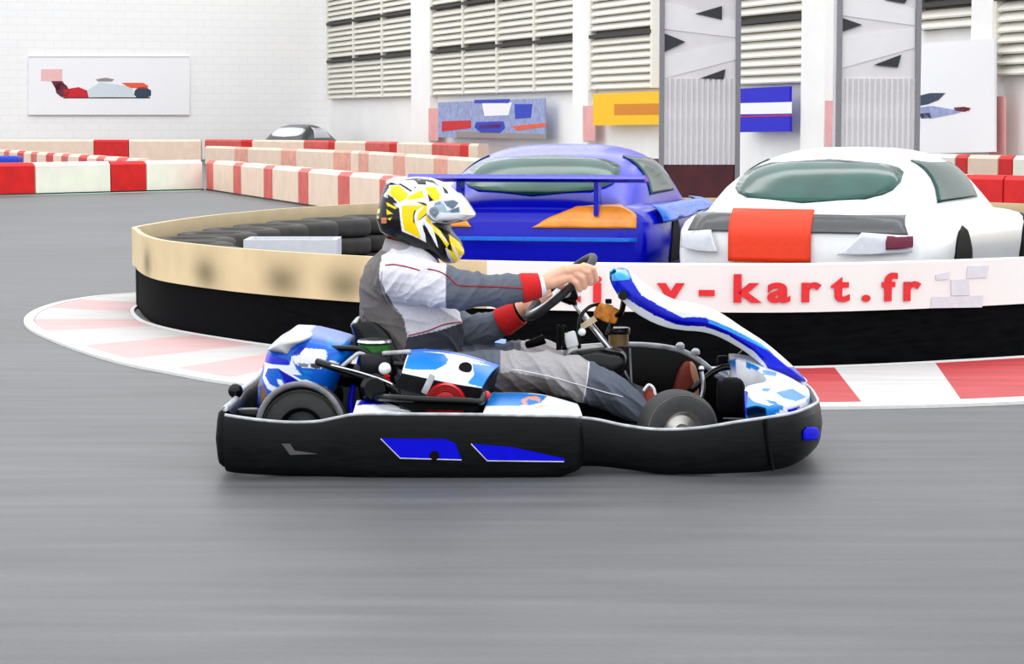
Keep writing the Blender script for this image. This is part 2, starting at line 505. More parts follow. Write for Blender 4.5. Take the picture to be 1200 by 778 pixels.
poster('wall_poster', 'tall white poster with a dark blue car by the right column', 'poster', [(1074, 51), (1168, 45), (1168, 178), (1074, 180)], 'R', 0.34, M_poster_white, [
    ('car_roof', [(1078, 112), (1090, 109), (1108, 109), (1100, 117), (1088, 122), (1077, 124)], M_pnavy),
    ('car_side', [(1077, 126), (1092, 124), (1116, 128), (1138, 127), (1120, 133), (1090, 139), (1077, 137)], M_plblue),
    ('car_wheel', [(1078, 133), (1090, 132), (1092, 138), (1080, 139)], M_pnavy),
    ('tail_lamp', [(1118, 126), (1130, 125), (1138, 127), (1131, 131), (1120, 130)], M_pmaroon),
    ('red_dot', [(1126, 126), (1136, 126), (1136, 130), (1126, 130)], M_pred)])

# ------------------------------------------------------------------ the two grey columns in front of the right wall
M_clad = mat('grey_corrugated_cladding', (214, 211, 214), 0.55, vary=0.06, scale=3)
M_clad_w = mat('white_ribbon_cladding', (224, 222, 224), 0.55, vary=0.03, scale=3)
M_clad_edge = mat('grey_steel_edge', (128, 126, 132), 0.5, vary=0.1)
M_tri = mat('dark_gusset_plate', (30, 32, 38), 0.5)
M_plinth = mat('maroon_padding', (74, 24, 34), 0.7, vary=0.3, scale=4)
def column(label, x0, x1, Y, tris, ribbons, zbot):
    pL, pR = W(x0, 190, Y), W(x1, 190, Y)
    root = thing('clad_column', label, 'column', ((pL.x + pR.x) / 2, Y + 0.3, 0))
    mk('plinth', rbox(((pL.x + pR.x) / 2, Y + 0.32, zbot / 2), (pR.x - pL.x - 0.05, 0.6, zbot), 0.03), M_plinth, root)
    mk('core', box(pL.x, pR.x, Y + 0.03, Y + 0.6, zbot, 8.0), M_clad, root)
    w = pR.x - pL.x; n = 14; rib = None
    for i in range(n):
        xx = pL.x + w * (i + 0.5) / n
        V = [(xx - w / n * 0.42, Y + 0.03, zbot), (xx - w / n * 0.2, Y, zbot), (xx + w / n * 0.2, Y, zbot), (xx + w / n * 0.42, Y + 0.03, zbot)]
        ztop = zat(92, Y) if True else 8
        if rib is None:
            rib = mk('cladding_rib', prism(V, (0, 0, ztop - zbot)), M_clad, root); x_first = xx
        else:
            o = link(bpy.data.objects.new('cladding_rib', rib.data)); o.parent = root; o.location = (xx - x_first, 0, 0)
    for xx in (pL.x, pR.x):
        mk('edge_strip', box(xx - 0.035, xx + 0.035, Y - 0.03, Y + 0.05, 0.0, 8.0), M_clad_edge, root)
    for t in ribbons:
        mk('ribbon_panel', prism([W(a, b, Y + 0.028) for a, b in t], (0, -0.01, 0)), M_clad_w, root)
    for t in tris:
        mk('gusset_plate', prism([W(a, b, Y + 0.015) for a, b in t], (0, -0.02, 0)), M_tri, root)
    return root
column('grey clad column with dark gussets left of the blue banner', 775, 864, 33.5,
       [[(776, 38), (803, 49), (776, 62)], [(815, 16), (846, 7), (846, 23)], [(820, 92), (850, 81), (848, 93)]],
       [[(778, 2), (862, 24), (862, 44), (778, 34)], [(778, 66), (862, 48), (862, 70), (778, 92)]], zat(193, 33.5))
column('grey clad column with dark gussets right of the blue banner', 982, 1074, 31.5,
       [[(984, 20), (1010, 29), (984, 38)], [(1024, 76), (1056, 64), (1052, 79)], [(1036, 0), (1066, -6), (1060, 4)]],
       [[(986, -12), (1072, 10), (1072, 30), (986, 18)], [(986, 42), (1072, 32), (1072, 56), (986, 80)]], zat(193, 31.5))

# ------------------------------------------------------------------ red and white track barriers in the background
M_bred = mat('barrier_red', RED, 0.5, vary=0.12, scale=5)
M_bwhite = mat('barrier_cream_white', (243, 240, 226), 0.5, vary=0.05, scale=4)
M_bpink = mat('barrier_faded_red', (214, 92, 84), 0.55, vary=0.15, scale=5)
M_bpink2 = mat('barrier_pale_pink', (232, 166, 146), 0.55, vary=0.15, scale=5)
M_bcream = mat('barrier_cream', (240, 214, 192), 0.55, vary=0.06, scale=4)
M_bdark = mat('barrier_black_rubber', (22, 22, 24), 0.6, vary=0.2)
def barrier_run(label, pts, lens_cols, h, th=0.28, zcap=0.03, group=None):
    """blocks laid along a polyline of ground points; lens_cols cycles (length, material)"""
    P = [Vector((p.x, p.y, 0)) for p in pts]
    root = thing('track_barrier', label, 'barrier', P[0], group=group)
    i = 0
    for a, b in zip(P[:-1], P[1:]):
        d = (b - a); L = d.length; d.normalize(); n = Vector((-d.y, d.x, 0))
        if n.y < 0: n = -n
        s = 0.0
        while s < L - 0.05:
            ln, m = lens_cols[i % len(lens_cols)]; i += 1
            e = min(s + ln, L)
            p, q = a + d * (s + 0.012), a + d * (e - 0.012)
            sec = [(0, 0.0), (0, h - 0.05), (0.05, h), (th - 0.05, h), (th, h - 0.05), (th, 0)]
            rows = [[p + n * u + Vector((0, 0, v)) for u, v in sec], [q + n * u + Vector((0, 0, v)) for u, v in sec]]
            mk('barrier_block', grid(rows, closed_u=True, caps=True), m, root)
            s = e
        mk('ground_strip', prism([a - n * 0.02, b - n * 0.02, b + n * th, a + n * th], (0, 0, 0.02)), M_bdark, root)
    return root
def BG(px, py, h=0.5): return G(px, py, h)     # ground point below a barrier top edge seen at the pixel
barrier_run('red and white block barrier across the far left of the track',
            [G(-60, 230.5) - (G(238, 222.5) - G(-60, 230.5)).normalized() * 6.26, G(238, 222.5)], [(0.30, M_bred), (1.28, M_bred), (1.46, M_bwhite), (0.72, M_bred), (1.5, M_bwhite), (1.0, M_bwhite)], 0.5)
barrier_run('pink and cream barrier slanting from the left corner to the helmet',
            [G(240, 222.5) + Vector((0.03, 0, 0)), G(445, 254), G(590, 285)], [(0.62, M_bpink), (1.75, M_bcream)], 0.5)
barrier_run('pink barrier strip behind the left end of the red and white barrier',
            [BG(-30, 173), BG(160, 186)], [(0.9, M_bcream), (0.7, M_bpink), (1.1, M_bcream), (0.8, M_bred)], 0.5)
barrier_run('low white and black barrier below the white block wall',
            [G(-20, 189), G(236, 189)], [(3.2, M_bcream), (1.0, M_bred), (2.2, M_bcream), (1.2, M_bred), (1.6, M_bwhite), (0.9, M_bdark)], 0.62)
barrier_run('long cream and pink barrier running below the second louvred bay',
            [BG(240, 171), BG(420, 177), BG(560, 186)], [(2.6, M_bcream), (1.1, M_bpink2)], 0.5)
barrier_run('dusty pink barrier with a black band along the far wall corner',
            [G(240, 188), G(385, 191), G(560, 199.5)], [(1.8, M_bpink), (0.5, M_bred), (2.4, M_bcream)], 0.62)
barrier_run('tall red and cream barrier behind the right end of the white car',
            [G(1060, 250), G(1230, 257)], [(0.2, M_bred), (0.55, M_bwhite), (0.2, M_bwhite), (0.62, M_bred), (0.6, M_bred)], 0.5)
barrier_run('narrow red and cream barrier at the foot of the tall white poster',
            [G(1068, 233), G(1230, 241)], [(0.32, M_bred), (0.72, M_bwhite), (0.28, M_bred), (0.7, M_bcream)], 0.67)
barrier_run('dark red barrier between the blue car and the left column',
            [G(738, 226), G(860, 228)], [(0.6, M_plinth), (0.6, M_bred)], 0.55)
o = mk('barrier_block', rbox(G(-4, 214) + Vector((0, 0.3, 0.25)), (0.8, 0.5, 0.5), 0.06), M_pblue)
tag(o, 'small blue plastic barrier block at the far left edge', 'barrier')
M_gline = mat('green_floor_line', (150, 206, 182), 0.6, vary=0.2)
a, b, c = G(-60, 230.8), G(238, 222.9), G(330, 236)
o = mk('floor_line', prism([a, b, b + Vector((0, -0.4, 0)), a + Vector((0, -0.12, 0))], (0, 0, 0.004)), M_gline)
tag(o, 'pale green painted line at the foot of the red and white barrier', 'floor marking')

# ------------------------------------------------------------------ kerb and island barrier
ring = [(-2.36, 14.9), (-2.29, 14.2), (-2.05, 13.25), (-1.74, 12.62), (-1.27, 11.97), (-0.6, 11.35), (0.05, 11.02), (0.8, 10.87), (1.5, 10.9),
        (2.5, 11.38), (3.5, 12.2), (4.4, 13.6), (4.9, 15.5), (4.7, 17.6), (3.6, 19.4), (1.8, 20.2), (0.2, 19.9), (-1.25, 18.7), (-2.05, 16.8)]
RING = [Vector((p[0], p[1], 0)) for p in cr([(x, y, 0) for x, y in ring], 12, closed=True)]
NR = len(RING)
ctr = Vector((1.3, 15.4, 0))
def ring_off(i, off):
    t = (RING[(i + 1) % NR] - RING[i - 1]).normalized(); n = Vector((-t.y, t.x, 0))
    if n.dot(ctr - RING[i % NR]) < 0: n = -n
    return RING[i % NR] + n * off
isl = thing('island_barrier', 'curved tyre-wall barrier with cream and white belt around the parked cars', 'barrier', (1.3, 15.4, 0))
H_TOP, H_MID = 0.49, 0.262
def belt(i0, i1, z0, z1, th, inset):
    rows = []
    for i in range(i0, i1 + 1):
        rows.append([ring_off(i, inset) + Vector((0, 0, z0)), ring_off(i, inset) + Vector((0, 0, z1 - 0.006)), ring_off(i, inset + 0.006) + Vector((0, 0, z1)),
                     ring_off(i, inset + th) + Vector((0, 0, z1)), ring_off(i, inset + th) + Vector((0, 0, z0))])
    return grid(rows, closed_u=True, caps=True)
# index where the cream belt meets the white sponsor belt (x ~ 0 in front)
i_join = min(range(NR), key=lambda i: (RING[i] - Vector((-0.1, 11.09, 0))).length)
i_right = min(range(NR), key=lambda i: (RING[i] - Vector((4.9, 15.5, 0))).length)
# cream belt with dark rub marks where the tyres press through
rows = []; cols = []
cream, brown = np.array(lin((214, 192, 150))), np.array(lin((96, 84, 52)))
def rub(p, z):
    k = 0.0
    for bx, by, bz, r in rubs:
        d2 = ((p.x - bx) ** 2 + (p.y - by) ** 2) / r ** 2 + ((z - bz) / 0.10) ** 2
        k = max(k, math.exp(-d2 * 1.2))
    return k
rubs = []
for px, py in ((172, 297), (240, 306), (330, 317), (408, 323), (470, 330), (540, 333)):
    i = min(range(NR), key=lambda i: abs((ray(px, py).x / ray(px, py).y) - RING[i].x / RING[i].y) + (100 if RING[i].y > 14.9 else 0))
    rubs.append((RING[i].x, RING[i].y, 0.34, 0.17))
def cream_belt():
    V, Fc, C = [], [], []; nz_ = 12; idx = list(range(i_right, NR)) + list(range(0, i_join + 1)); sub = 4
    P = []
    for a_, b_ in zip(idx[:-1], idx[1:]):
        for q in range(sub):
            P.append((ring_off(a_, 0).lerp(ring_off(b_, 0), q / sub), ring_off(a_, 0.03).lerp(ring_off(b_, 0.03), q / sub)))
    P.append((ring_off(idx[-1], 0), ring_off(idx[-1], 0.03)))
    rows = []
    for p, q in P:
        r = [p + Vector((0, 0, H_MID + (H_TOP - H_MID) * k / nz_)) for k in range(nz_ + 1)] + [q + Vector((0, 0, H_TOP)), q + Vector((0, 0, H_MID))]
        rows.append(r)
        for k in range(nz_ + 1):
            w = 0.8 * rub(p, r[k].z); C.append(cream * (1 - w) + brown * w)
        C.append(cream); C.append(cream * 0.3)
    return grid(rows, closed_u=True, caps=True), np.array(C)
vf, C = cream_belt()
M_belt = mat('cream_conveyor_belt', attr=True, rough=0.6, vary=0.06, scale=6)
mk('cream_belt', vf, M_belt, isl, smooth=40, colors=C, label='cream belt with dark rub marks')
M_wbelt = mat('white_sponsor_belt', (226, 225, 223), 0.5, vary=0.02, scale=5)
mk('white_belt', belt(i_join, i_right, H_MID, H_TOP, 0.03, 0.0), M_wbelt, isl, smooth=40, label='white belt with red lettering')
rows = []
M_skirt = mat('black_rubber_skirt', (8, 9, 11), 0.75, spec=0.03, vary=0.6, scale=9, stretch=(1, 1, 5), rough_vary=0.1)
rows = [[ring_off(i, 0.02) + Vector((0, 0, 0.0)), ring_off(i, 0.02) + Vector((0, 0, H_MID - 0.002)), ring_off(i, 0.045) + Vector((0, 0, H_MID - 0.002)), ring_off(i, 0.045)] for i in range(NR)]
mk('black_skirt', grid(rows, closed_u=True, closed_v=True), M_skirt, isl, smooth=40)

# red lettering on the white belt
M_letter = mat('red_lettering', (214, 26, 34), 0.6, vary=0.1)
def front_hit(px, py, off=0.0):
    d = ray(px, py); best = None
    for i in range(0, i_right):
        a_, b_ = ring_off(i, off), ring_off(i + 1, off)
        ex, ey = b_.x - a_.x, b_.y - a_.y
        den = d.x * ey - d.y * ex
        if abs(den) < 1e-9: continue
        t = (a_.x * ey - a_.y * ex) / den; s = (a_.x * d.y - a_.y * d.x) / den
        if t > 0 and 0 <= s < 1 and (best is None or t < best[0]):
            best = (t, CAM + d * t, Vector((ex, ey, 0)).normalized())
    return best[1], best[2]
def letter(ch, px, py, height, parent, m):
    cu = bpy.data.curves.new('letter', 'FONT'); cu.body = ch; cu.size = height * 1.42; cu.extrude = 0.003; cu.offset = 0.006
    cu.align_x = 'CENTER'
    t = link(bpy.data.objects.new('letter_source', cu))
    bpy.context.view_layer.update()
    me = bpy.data.meshes.new_from_object(t.evaluated_get(bpy.context.evaluated_depsgraph_get()))
    bpy.data.objects.remove(t)
    p, tg = front_hit(px, py)
    if tg.x < 0: tg = -tg
    nrm = Vector((tg.y, -tg.x, 0))
    V = [p + tg * v.co.x * 1.35 + Vector((0, 0, v.co.y)) + nrm * (v.co.z + 0.008) for v in me.vertices]
    Fc = [tuple(f.vertices) for f in me.polygons]
    bpy.data.meshes.remove(me)
    return mk('letter', (V, Fc), m, parent)
for ch, px in zip('city-kart.fr', (668, 700, 742, 786, 828, 872, 912, 948, 984, 1014, 1040, 1066)):
    letter(ch, px, 353 - max(0, px - 900) * 0.012, 0.125, isl, M_letter)
M_logo = mat('pale_grey_logo', (206, 208, 216), 0.6, vary=0.05)
def belt_plate(pts, m, th=0.004):
    P = [front_hit(a, b)[0] for a, b in pts]; tg = front_hit(*pts[0])[1]
    if tg.x < 0: tg = -tg
    nrm = Vector((tg.y, -tg.x, 0))
    return mk('logo_panel', prism([p + nrm * 0.002 for p in P], nrm * th), m, isl)
belt_plate([(1096, 322), (1112, 318), (1112, 327), (1096, 328)], M_logo)
belt_plate([(1114, 328), (1134, 327), (1136, 346), (1114, 346)], M_logo)
belt_plate([(1134, 312), (1158, 311), (1156, 325), (1132, 326)], M_logo)
belt_plate([(1092, 348), (1152, 346), (1150, 360), (1090, 361)], M_logo)

# tyre stacks standing behind the belt
def tyre_vf(c, R, w, axis=(0, 0, 1), n=28, inner=0.55, groove=True):
    h = w / 2; ri = R * inner
    pr = [(ri, -h * 0.75), (ri * 1.08, -h * 0.95), (R * 0.82, -h), (R * 0.94, -h * 0.88), (R * 0.99, -h * 0.62), (R, -h * 0.3), (R, h * 0.3), (R * 0.99, h * 0.62),
          (R * 0.94, h * 0.88), (R * 0.82, h), (ri * 1.08, h * 0.95), (ri, h * 0.75)]
    return lathe(pr, c, axis, n, closed_profile=True)
M_oldtyre = mat('dusty_old_tyre', (60, 58, 54), 0.8, vary=0.35, scale=9, bump=0.2)
tyre_mesh = None
acc = 0.0; last = None; spots = []
for i in range(NR * 4):
    p = ring_off(i // 4, 0.33).lerp(ring_off((i // 4 + 1) % NR, 0.33), (i % 4) / 4)
    if last is None or (p - last).length > 0.585:
        if not spots or (p - spots[0]).length > 0.56: spots.append(p); last = p
for k, p in enumerate(spots):
    if p.y > 12.9 and p.x > 2.6: continue         # wholly hidden behind the cars
    for lv in range(3):
        z = 0.069 + lv * 0.138
        if tyre_mesh is None:
            o = mk('stacked_tyre', tyre_vf((0, 0, 0), 0.275, 0.138), M_oldtyre, smooth=50); tyre_mesh = o
        else:
            o = link(bpy.data.objects.new('stacked_tyre', tyre_mesh.data))
        o.location = (p.x, p.y, z)
        tag(o, 'dusty old tyre in the stacks lining the curved island barrier', 'tyre', 'tyres stacked inside the island barrier')
o = mk('plastic_crate', join(box(-0.28, 0.28, -0.2, 0.2, 0, 0.03), box(-0.28, 0.28, -0.2, -0.17, 0.03, 0.44), box(-0.28, 0.28, 0.17, 0.2, 0.03, 0.44),
                             box(-0.28, -0.25, -0.17, 0.17, 0.03, 0.44), box(0.25, 0.28, -0.17, 0.17, 0.03, 0.44)), M_logo, base=(0, 0, 0))
pc = G(338, 282, 0.44); o.location = (pc.x, pc.y + 0.3, 0)
tag(o, 'pale grey plastic crate inside the island beside the cream belt', 'crate')

# kerb around the island: red and white painted blocks with white border strips
outer_pts = [(-2.46, 15.6), (-2.74, 15.2), (-2.88, 14.6), (-2.87, 13.8), (-2.70, 12.95), (-2.32, 11.97), (-1.9, 11.1), (-1.54, 10.56), (-1.22, 10.15), (-0.6, 9.62), (0.2, 9.32),
             (1.235, 9.28), (2.08, 9.46), (3.0, 9.95), (4.2, 11.2)]
inner_pts = [(-2.33, 15.55), (-2.32, 15.0), (-2.29, 14.2), (-2.17, 13.6), (-2.02, 13.15), (-1.74, 12.62), (-1.27, 11.97), (-1.0, 11.7), (-0.75, 11.48), (-0.3, 11.18), (0.3, 10.94),
             (1.3, 10.85), (2.3, 11.25), (3.1, 11.8), (3.9, 12.8)]
OUT = [Vector(p) for p in cr([(x, y, 0) for x, y in outer_pts], 10)]
INN = [Vector(p) for p in cr([(x, y, 0) for x, y in inner_pts], 10)]
kerb = thing('track_kerb', 'worn red and white kerb curving around the island barrier', 'kerb', (0, 11, 0))
M_kred = mat('worn_kerb_red', (170, 40, 46), 0.6, vary=0.3, scale=2.5, stretch=(0.6, 4, 1))
M_kpink = mat('faded_kerb_pink', (194, 158, 158), 0.6, vary=0.08, scale=2.5, stretch=(0.6, 4, 1))
M_kwhite = mat('worn_kerb_white', (186, 184, 184), 0.6, vary=0.1, scale=2.5, stretch=(0.6, 4, 1))
M_kline = mat('kerb_border_white', (220, 219, 217), 0.6, vary=0.05)
def kerb_piece(i0, i1, f0, f1, z, m, name):
    rows = []
    for i in range(i0, i1 + 1):
        p, q = OUT[i].lerp(INN[i], f0), OUT[i].lerp(INN[i], f1)
        rows.append([p, p + Vector((0, 0, z)), q + Vector((0, 0, z)), q])
    return mk(name, grid(rows, closed_u=True, caps=True), m, kerb)
nK = len(OUT) - 1
def kx(xw): return min(range(60, nK + 1), key=lambda i: abs((OUT[i].x + INN[i].x) / 2 - xw))
mids = [i for i in range(nK + 1)]
br = [0, 14, 24, 34, 43, 52, 60, 68, 78, 90, kx(1.0), kx(1.49), kx(1.90), kx(2.6), kx(3.2), nK]
br = sorted(set(br))
for k, (i0, i1) in enumerate(zip(br[:-1], br[1:])):
    xm = (OUT[(i0 + i1) // 2].x + INN[(i0 + i1) // 2].x) / 2
    if xm < -1.2: m = M_kpink if k % 2 else M_kwhite
    else:
        m = M_kwhite
        if 1.0 < xm < 1.5 or 1.95 < xm < 2.6: m = M_kred
        elif xm < 0.6: m = M_kpink if k % 2 else M_kwhite
    kerb_piece(i0, i1, 0.09, 0.93, 0.012, m, 'kerb_block')
kerb_piece(0, nK, 0.0, 0.085, 0.014, M_kline, 'border_strip')
kerb_piece(0, nK, 0.935, 0.98, 0.014, M_kline, 'border_strip')

# ------------------------------------------------------------------ parked racing cars inside the island
M_tglass = mat('green_tinted_glass', (8, 66, 58), 0.12, vary=0.35, scale=3, spec=0.35)
M_carblue = mat('race_car_blue', (0, 6, 186), 0.22, spec=0.3, coat=0.1, vary=0.05, scale=3)
M_carcyan = mat('race_car_light_blue', (20, 110, 225), 0.25, coat=0.3, vary=0.1)
M_carwhite = mat('race_car_white', (240, 241, 244), 0.25, coat=0.5, vary=0.02)
M_cargrey = mat('race_car_dark_grey', (70, 70, 74), 0.3, coat=0.4, vary=0.1)
M_amberlamp = mat('orange_lamp_lens', (250, 150, 40), 0.3, coat=0.5, vary=0.2, scale=6)
M_orange = mat('orange_red_sticker', (240, 58, 14), 0.5, vary=0.05)
M_orange2 = mat('orange_sticker', (250, 150, 60), 0.5, vary=0.05)
M_palelamp = mat('pale_lamp_lens', (220, 222, 232), 0.2, coat=0.5)
def superhalf(w, z0, z1, e, n=20):
    out = []
    for j in range(n + 1):
        a = math.pi * j / n
        out.append((w * math.copysign(abs(math.cos(a)) ** e, math.cos(a)), z0 + (z1 - z0) * abs(math.sin(a)) ** e))
    return out
def build_car(name, label, loc, yaw, paint, L=3.8, hw=0.82, roof=0.98, glass=None, prints=(), wing=None, cabin_w=0.7, rwin=.50):
    root = thing(name, label, 'car', loc, math.pi / 2 - yaw, local=True)
    x0 = -L / 2
    st = [(0.0, .72, .30, .50), (0.03, .86, .16, .57), (.10, .93, .12, .62), (.4, 1.0, .10, .64), (.8, 1.0, .10, .635), (1.6, .97, .10, .62), (2.4, .98, .10, .60),
          (3.0, 1.0, .10, .56), (3.4, .95, .10, .50), (3.66, .84, .12, .44), (3.8, .6, .18, .36)]
    st = cr(st, 5)
    rows = []
    for x, w, zb, zt in st:
        n = 28; row = []; zc, hh = (zb + zt) / 2, (zt - zb) / 2
        for j in range(n):
            a = 2 * math.pi * j / n; e = 0.42
            row.append((x0 + x * L / 3.8, hw * w * math.copysign(abs(math.cos(a)) ** e, math.cos(a)), zc + hh * math.copysign(abs(math.sin(a)) ** e, math.sin(a))))
        rows.append(row)
    body = grid(rows, closed_u=True, caps=True)
    cst = cr([(.04, .86, .60), (.12, .93, .66), (.3, .95, .76), (.55, .97, .88), (.85, .97, .955), (1.2, .97, 1.0), (1.6, .97, .99), (2.0, .96, .90), (2.4, .95, .74), (2.75, .93, .58)], 5)
    rows = []
    for x, w, zt in cst:
        zt2 = .5 + (zt - .5) / .5 * (roof - .5)
        rows.append([(x0 + x * L / 3.8, y, z) for y, z in superhalf(cabin_w * w, 0.45, zt2, 0.62)])
    cab = grid(rows, closed_u=True, caps=True)
    b = mk('body', body, paint, root, smooth=45)
    mk('cabin', cab, paint, root, smooth=45)
    allv = join(body, cab)
    bvh = BVHTree.FromPolygons([Vector(v) for v in allv[0]], allv[1])
    def patch(nm, poly, axis, m, off=0.006, nu=14, nv=10, parent=root):
        """poly in (y,z) for axis 'rear', in (x,z) for 'right'/'left', horizontally convex"""
        zs = [p[1] for p in poly]; z0, z1 = min(zs) + 1e-4, max(zs) - 1e-4
        rows = []
        for j in range(nv + 1):
            z = z0 + (z1 - z0) * j / nv; us = []
            for k in range(len(poly)):
                (a1, b1), (a2, b2) = poly[k], poly[(k + 1) % len(poly)]
                if (b1 - z) * (b2 - z) <= 0 and b1 != b2: us.append(a1 + (a2 - a1) * (z - b1) / (b2 - b1))
            u0, u1 = min(us), max(us); row = []
            for i in range(nu + 1):
                u = u0 + (u1 - u0) * i / nu
                if axis == 'rear': o_, d_ = Vector((-5, u, z)), Vector((1, 0, 0))
                elif axis == 'right': o_, d_ = Vector((u, -5, z)), Vector((0, 1, 0))
                else: o_, d_ = Vector((u, 5, z)), Vector((0, -1, 0))
                h = bvh.ray_cast(o_, d_)
                p = h[0] if h[0] is not None else o_ + d_ * 4.3
                nn = h[1] if h[0] is not None else -d_
                if nn.dot(d_) > 0: nn = -nn
                row.append(p + nn * off)
            rows.append(row)
        return mk(nm, grid(rows), m, parent, smooth=True, solid=0.008)
    oval = lambda cy, cz, ry, rz, n=20, e=0.75: [(cy + ry * math.copysign(abs(math.cos(2 * math.pi * k / n)) ** e, math.cos(2 * math.pi * k / n)), cz + rz * math.copysign(abs(math.sin(2 * math.pi * k / n)) ** e, math.sin(2 * math.pi * k / n))) for k in range(n)]
    zs = lambda z: .5 + (z - .5) / .5 * (roof - .5)
    patch('rear_window', oval(0, zs(.80), rwin * cabin_w / .7, (roof - .5) * .25), 'rear', glass)
    for side in ('right', 'left'):
        f = patch('side_window', [(x0 + .75, .66), (x0 + 1.9, .66), (x0 + 1.75, zs(.90)), (x0 + .95, zs(.92))], side, glass)
        for wx in (.88, 3.02):
            cy = -hw if side == 'right' else hw
            sg = -1 if side == 'right' else 1
            wa = mk('tyre', tyre_vf((x0 + wx, cy - sg * 0.125, 0.262), 0.262, 0.19, (0, 1, 0), 32, 0.62), M_rubber, root, smooth=50)
            mk('rim', lathe([(0.02, 0), (0.10, 0.02), (0.17, 0.0), (0.178, -0.05)], (x0 + wx, cy - sg * 0.07, 0.262), (0, sg, 0), 24), M_alu, wa, smooth=40)
            arch = [(x0 + wx + .31 * math.cos(a), .21 + .31 * math.sin(a)) for a in np.linspace(0.02, math.pi - 0.02, 15)]
            patch('wheel_arch', [(p[0], min(p[1], .60)) for p in arch], side, M_black, off=0.004)
    for k, (nm, poly, axis, m) in enumerate(prints): patch(nm, poly, axis, m, off=0.012 + 0.009 * k)
    if wing:
        zw, xw, cw, th = wing
        rows = []
        for y in np.linspace(-hw * .92, hw * .92, 9):
            rows.append([(x0 + xw + u, y, zw + v) for u, v in ((0, .02), (.05, .045), (.15, .03), (.26, -.01), (.15, .005), (.05, .0))])
        wg = mk('rear_wing', grid(rows, closed_u=True, caps=True), paint, root, smooth=50)
        for sy in (-1, 1):
            mk('wing_strut', box(x0 + xw + .08, x0 + xw + .2, sy * .45 - .015, sy * .45 + .015, .55, zw + .01), paint, wg)
    return root
def car_at(px, Yrear, yaw, L):
    r = W(px, 250, Yrear); h = Vector((math.sin(yaw), math.cos(yaw), 0))
    return Vector((r.x, r.y, 0)) + h * (L / 2)
yaw_w = math.radians(23)
build_car('racing_car', 'low white racing car with green rear window and orange-red square', car_at(932, 13.6, yaw_w, 3.9), yaw_w, M_carwhite, L=3.9, hw=0.80, roof=0.985,
          glass=M_tglass, cabin_w=0.70, prints=[
              ('dark_band', [(-.66, .50), (.66, .50), (.62, .60), (-.62, .60)], 'rear', M_cargrey),
              ('orange_sticker', [(-.10, .33), (.40, .33), (.40, .62), (-.10, .62)], 'rear', M_orange),
              ('tail_lamp', [(-.68, .40), (-.26, .38), (-.40, .50), (-.68, .49)], 'rear', M_palelamp),
              ('tail_lamp', [(.68, .40), (.46, .38), (.50, .50), (.68, .49)], 'rear', M_palelamp),
              ('lamp_stripe', [(-.68, .43), (-.55, .42), (-.55, .485), (-.68, .485)], 'rear', M_pmaroon),
              ('bumper_sticker', [(-.02, .22), (.40, .22), (.40, .31), (-.02, .31)], 'rear', M_orange2)])
yaw_b = math.radians(12)
build_car('racing_car', 'low blue racing car with rear wing and orange tail lamp', car_at(618, 15.0, yaw_b, 3.9), yaw_b, M_carblue, L=3.9, hw=0.84, roof=0.99,
          glass=M_tglass, cabin_w=0.72, wing=(0.765, -0.10, .26, .03), prints=[
              ('tail_lamp', [(-.70, .47), (-.03, .47), (-.14, .53), (-.32, .60), (-.58, .61), (-.70, .55)], 'rear', M_amberlamp),
              ('tail_lamp', [(.70, .47), (.36, .47), (.42, .53), (.50, .60), (.62, .61), (.70, .55)], 'rear', M_amberlamp),
              ('bumper_highlight', [(-.70, .385), (.70, .385), (.70, .41), (-.70, .41)], 'rear', M_carcyan),  # light blue strip paints the highlight along the bumper
              ('side_stripe', [(-1.7, .50), (1.2, .48), (1.2, .54), (-1.7, .58)], 'right', M_carcyan)])
yaw_d = math.radians(20)
pd = W(362, 150, 62)
build_car('parked_car', 'small dark grey car behind the far barrier by the wall corner', Vector((pd.x * 1.11, 68.6, 0)), yaw_d, M_cargrey, L=3.6, hw=0.78, roof=1.06, glass=M_palelamp)

# ================================================================== the kart
YC = 8.15
kart = thing('go_kart', 'blue and white go-kart with black wrap-around bumper turning on the track', 'kart', (0.03, YC, 0))
def mirY(p): p = Vector(p); return Vector((p.x, 2 * YC - p.y, p.z))
def band(path, th=0.035):
    """vertical bumper band; path rows: (x, y, z0, z1); thickness grows towards the kart centre"""
    P = [np.array(q) for q in path]; rows = []; k = len(P)
    c = np.array((0.05, YC))
    for i, q in enumerate(P):
        t = P[min(i + 1, k - 1)][:2] - P[max(i - 1, 0)][:2]; t = t / (np.linalg.norm(t) + 1e-9)
        n = np.array((-t[1], t[0]))
        if n.dot(c - q[:2]) < 0: n = -n
        x, y, z0, z1 = q; h = z1 - z0
        prof = [(0.016, 0.0), (0.004, 0.012), (0.0, 0.16 * h), (-0.006, 0.5 * h), (0.0, h - 0.03), (0.004, h - 0.009), (0.010, h - 0.002), (th * .5, h), (th - 0.008, h - 0.002), (th, h - 0.012), (th, 0.02), (th - .008, 0.0)]
        rows.append([(x + n[0] * a, y + n[1] * a, z0 + b) for a, b in prof])
    return grid(rows, closed_u=True, caps=True), rows
def P7(px, yt, yb, Y):
    """bumper station: x from the top pixel, heights from the two pixel rows at depth Y"""
    a, b = W(px, yt, Y), W(px, yb, Y)
    return (a.x, Y, b.z, a.z)
side_st = [P7(262, 486, 553, 7.512), P7(275, 488, 555, 7.50), P7(305, 492, 557, 7.50), P7(340, 494.5, 558, 7.505), P7(372, 493.5, 558.5, 7.505), P7(395, 489, 559, 7.50),
           P7(420, 485, 562, 7.49), P7(480, 485, 563.5, 7.485), P7(560, 485.5, 563.5, 7.485), P7(640, 487, 562, 7.49), P7(672, 488, 555, 7.50), P7(683, 489, 551, 7.53)]
side_path = cr(side_st, 8)
vf, rows = band(side_path)
sb = mk('side_bumper', vf, M_black_plastic, kart, smooth=40)
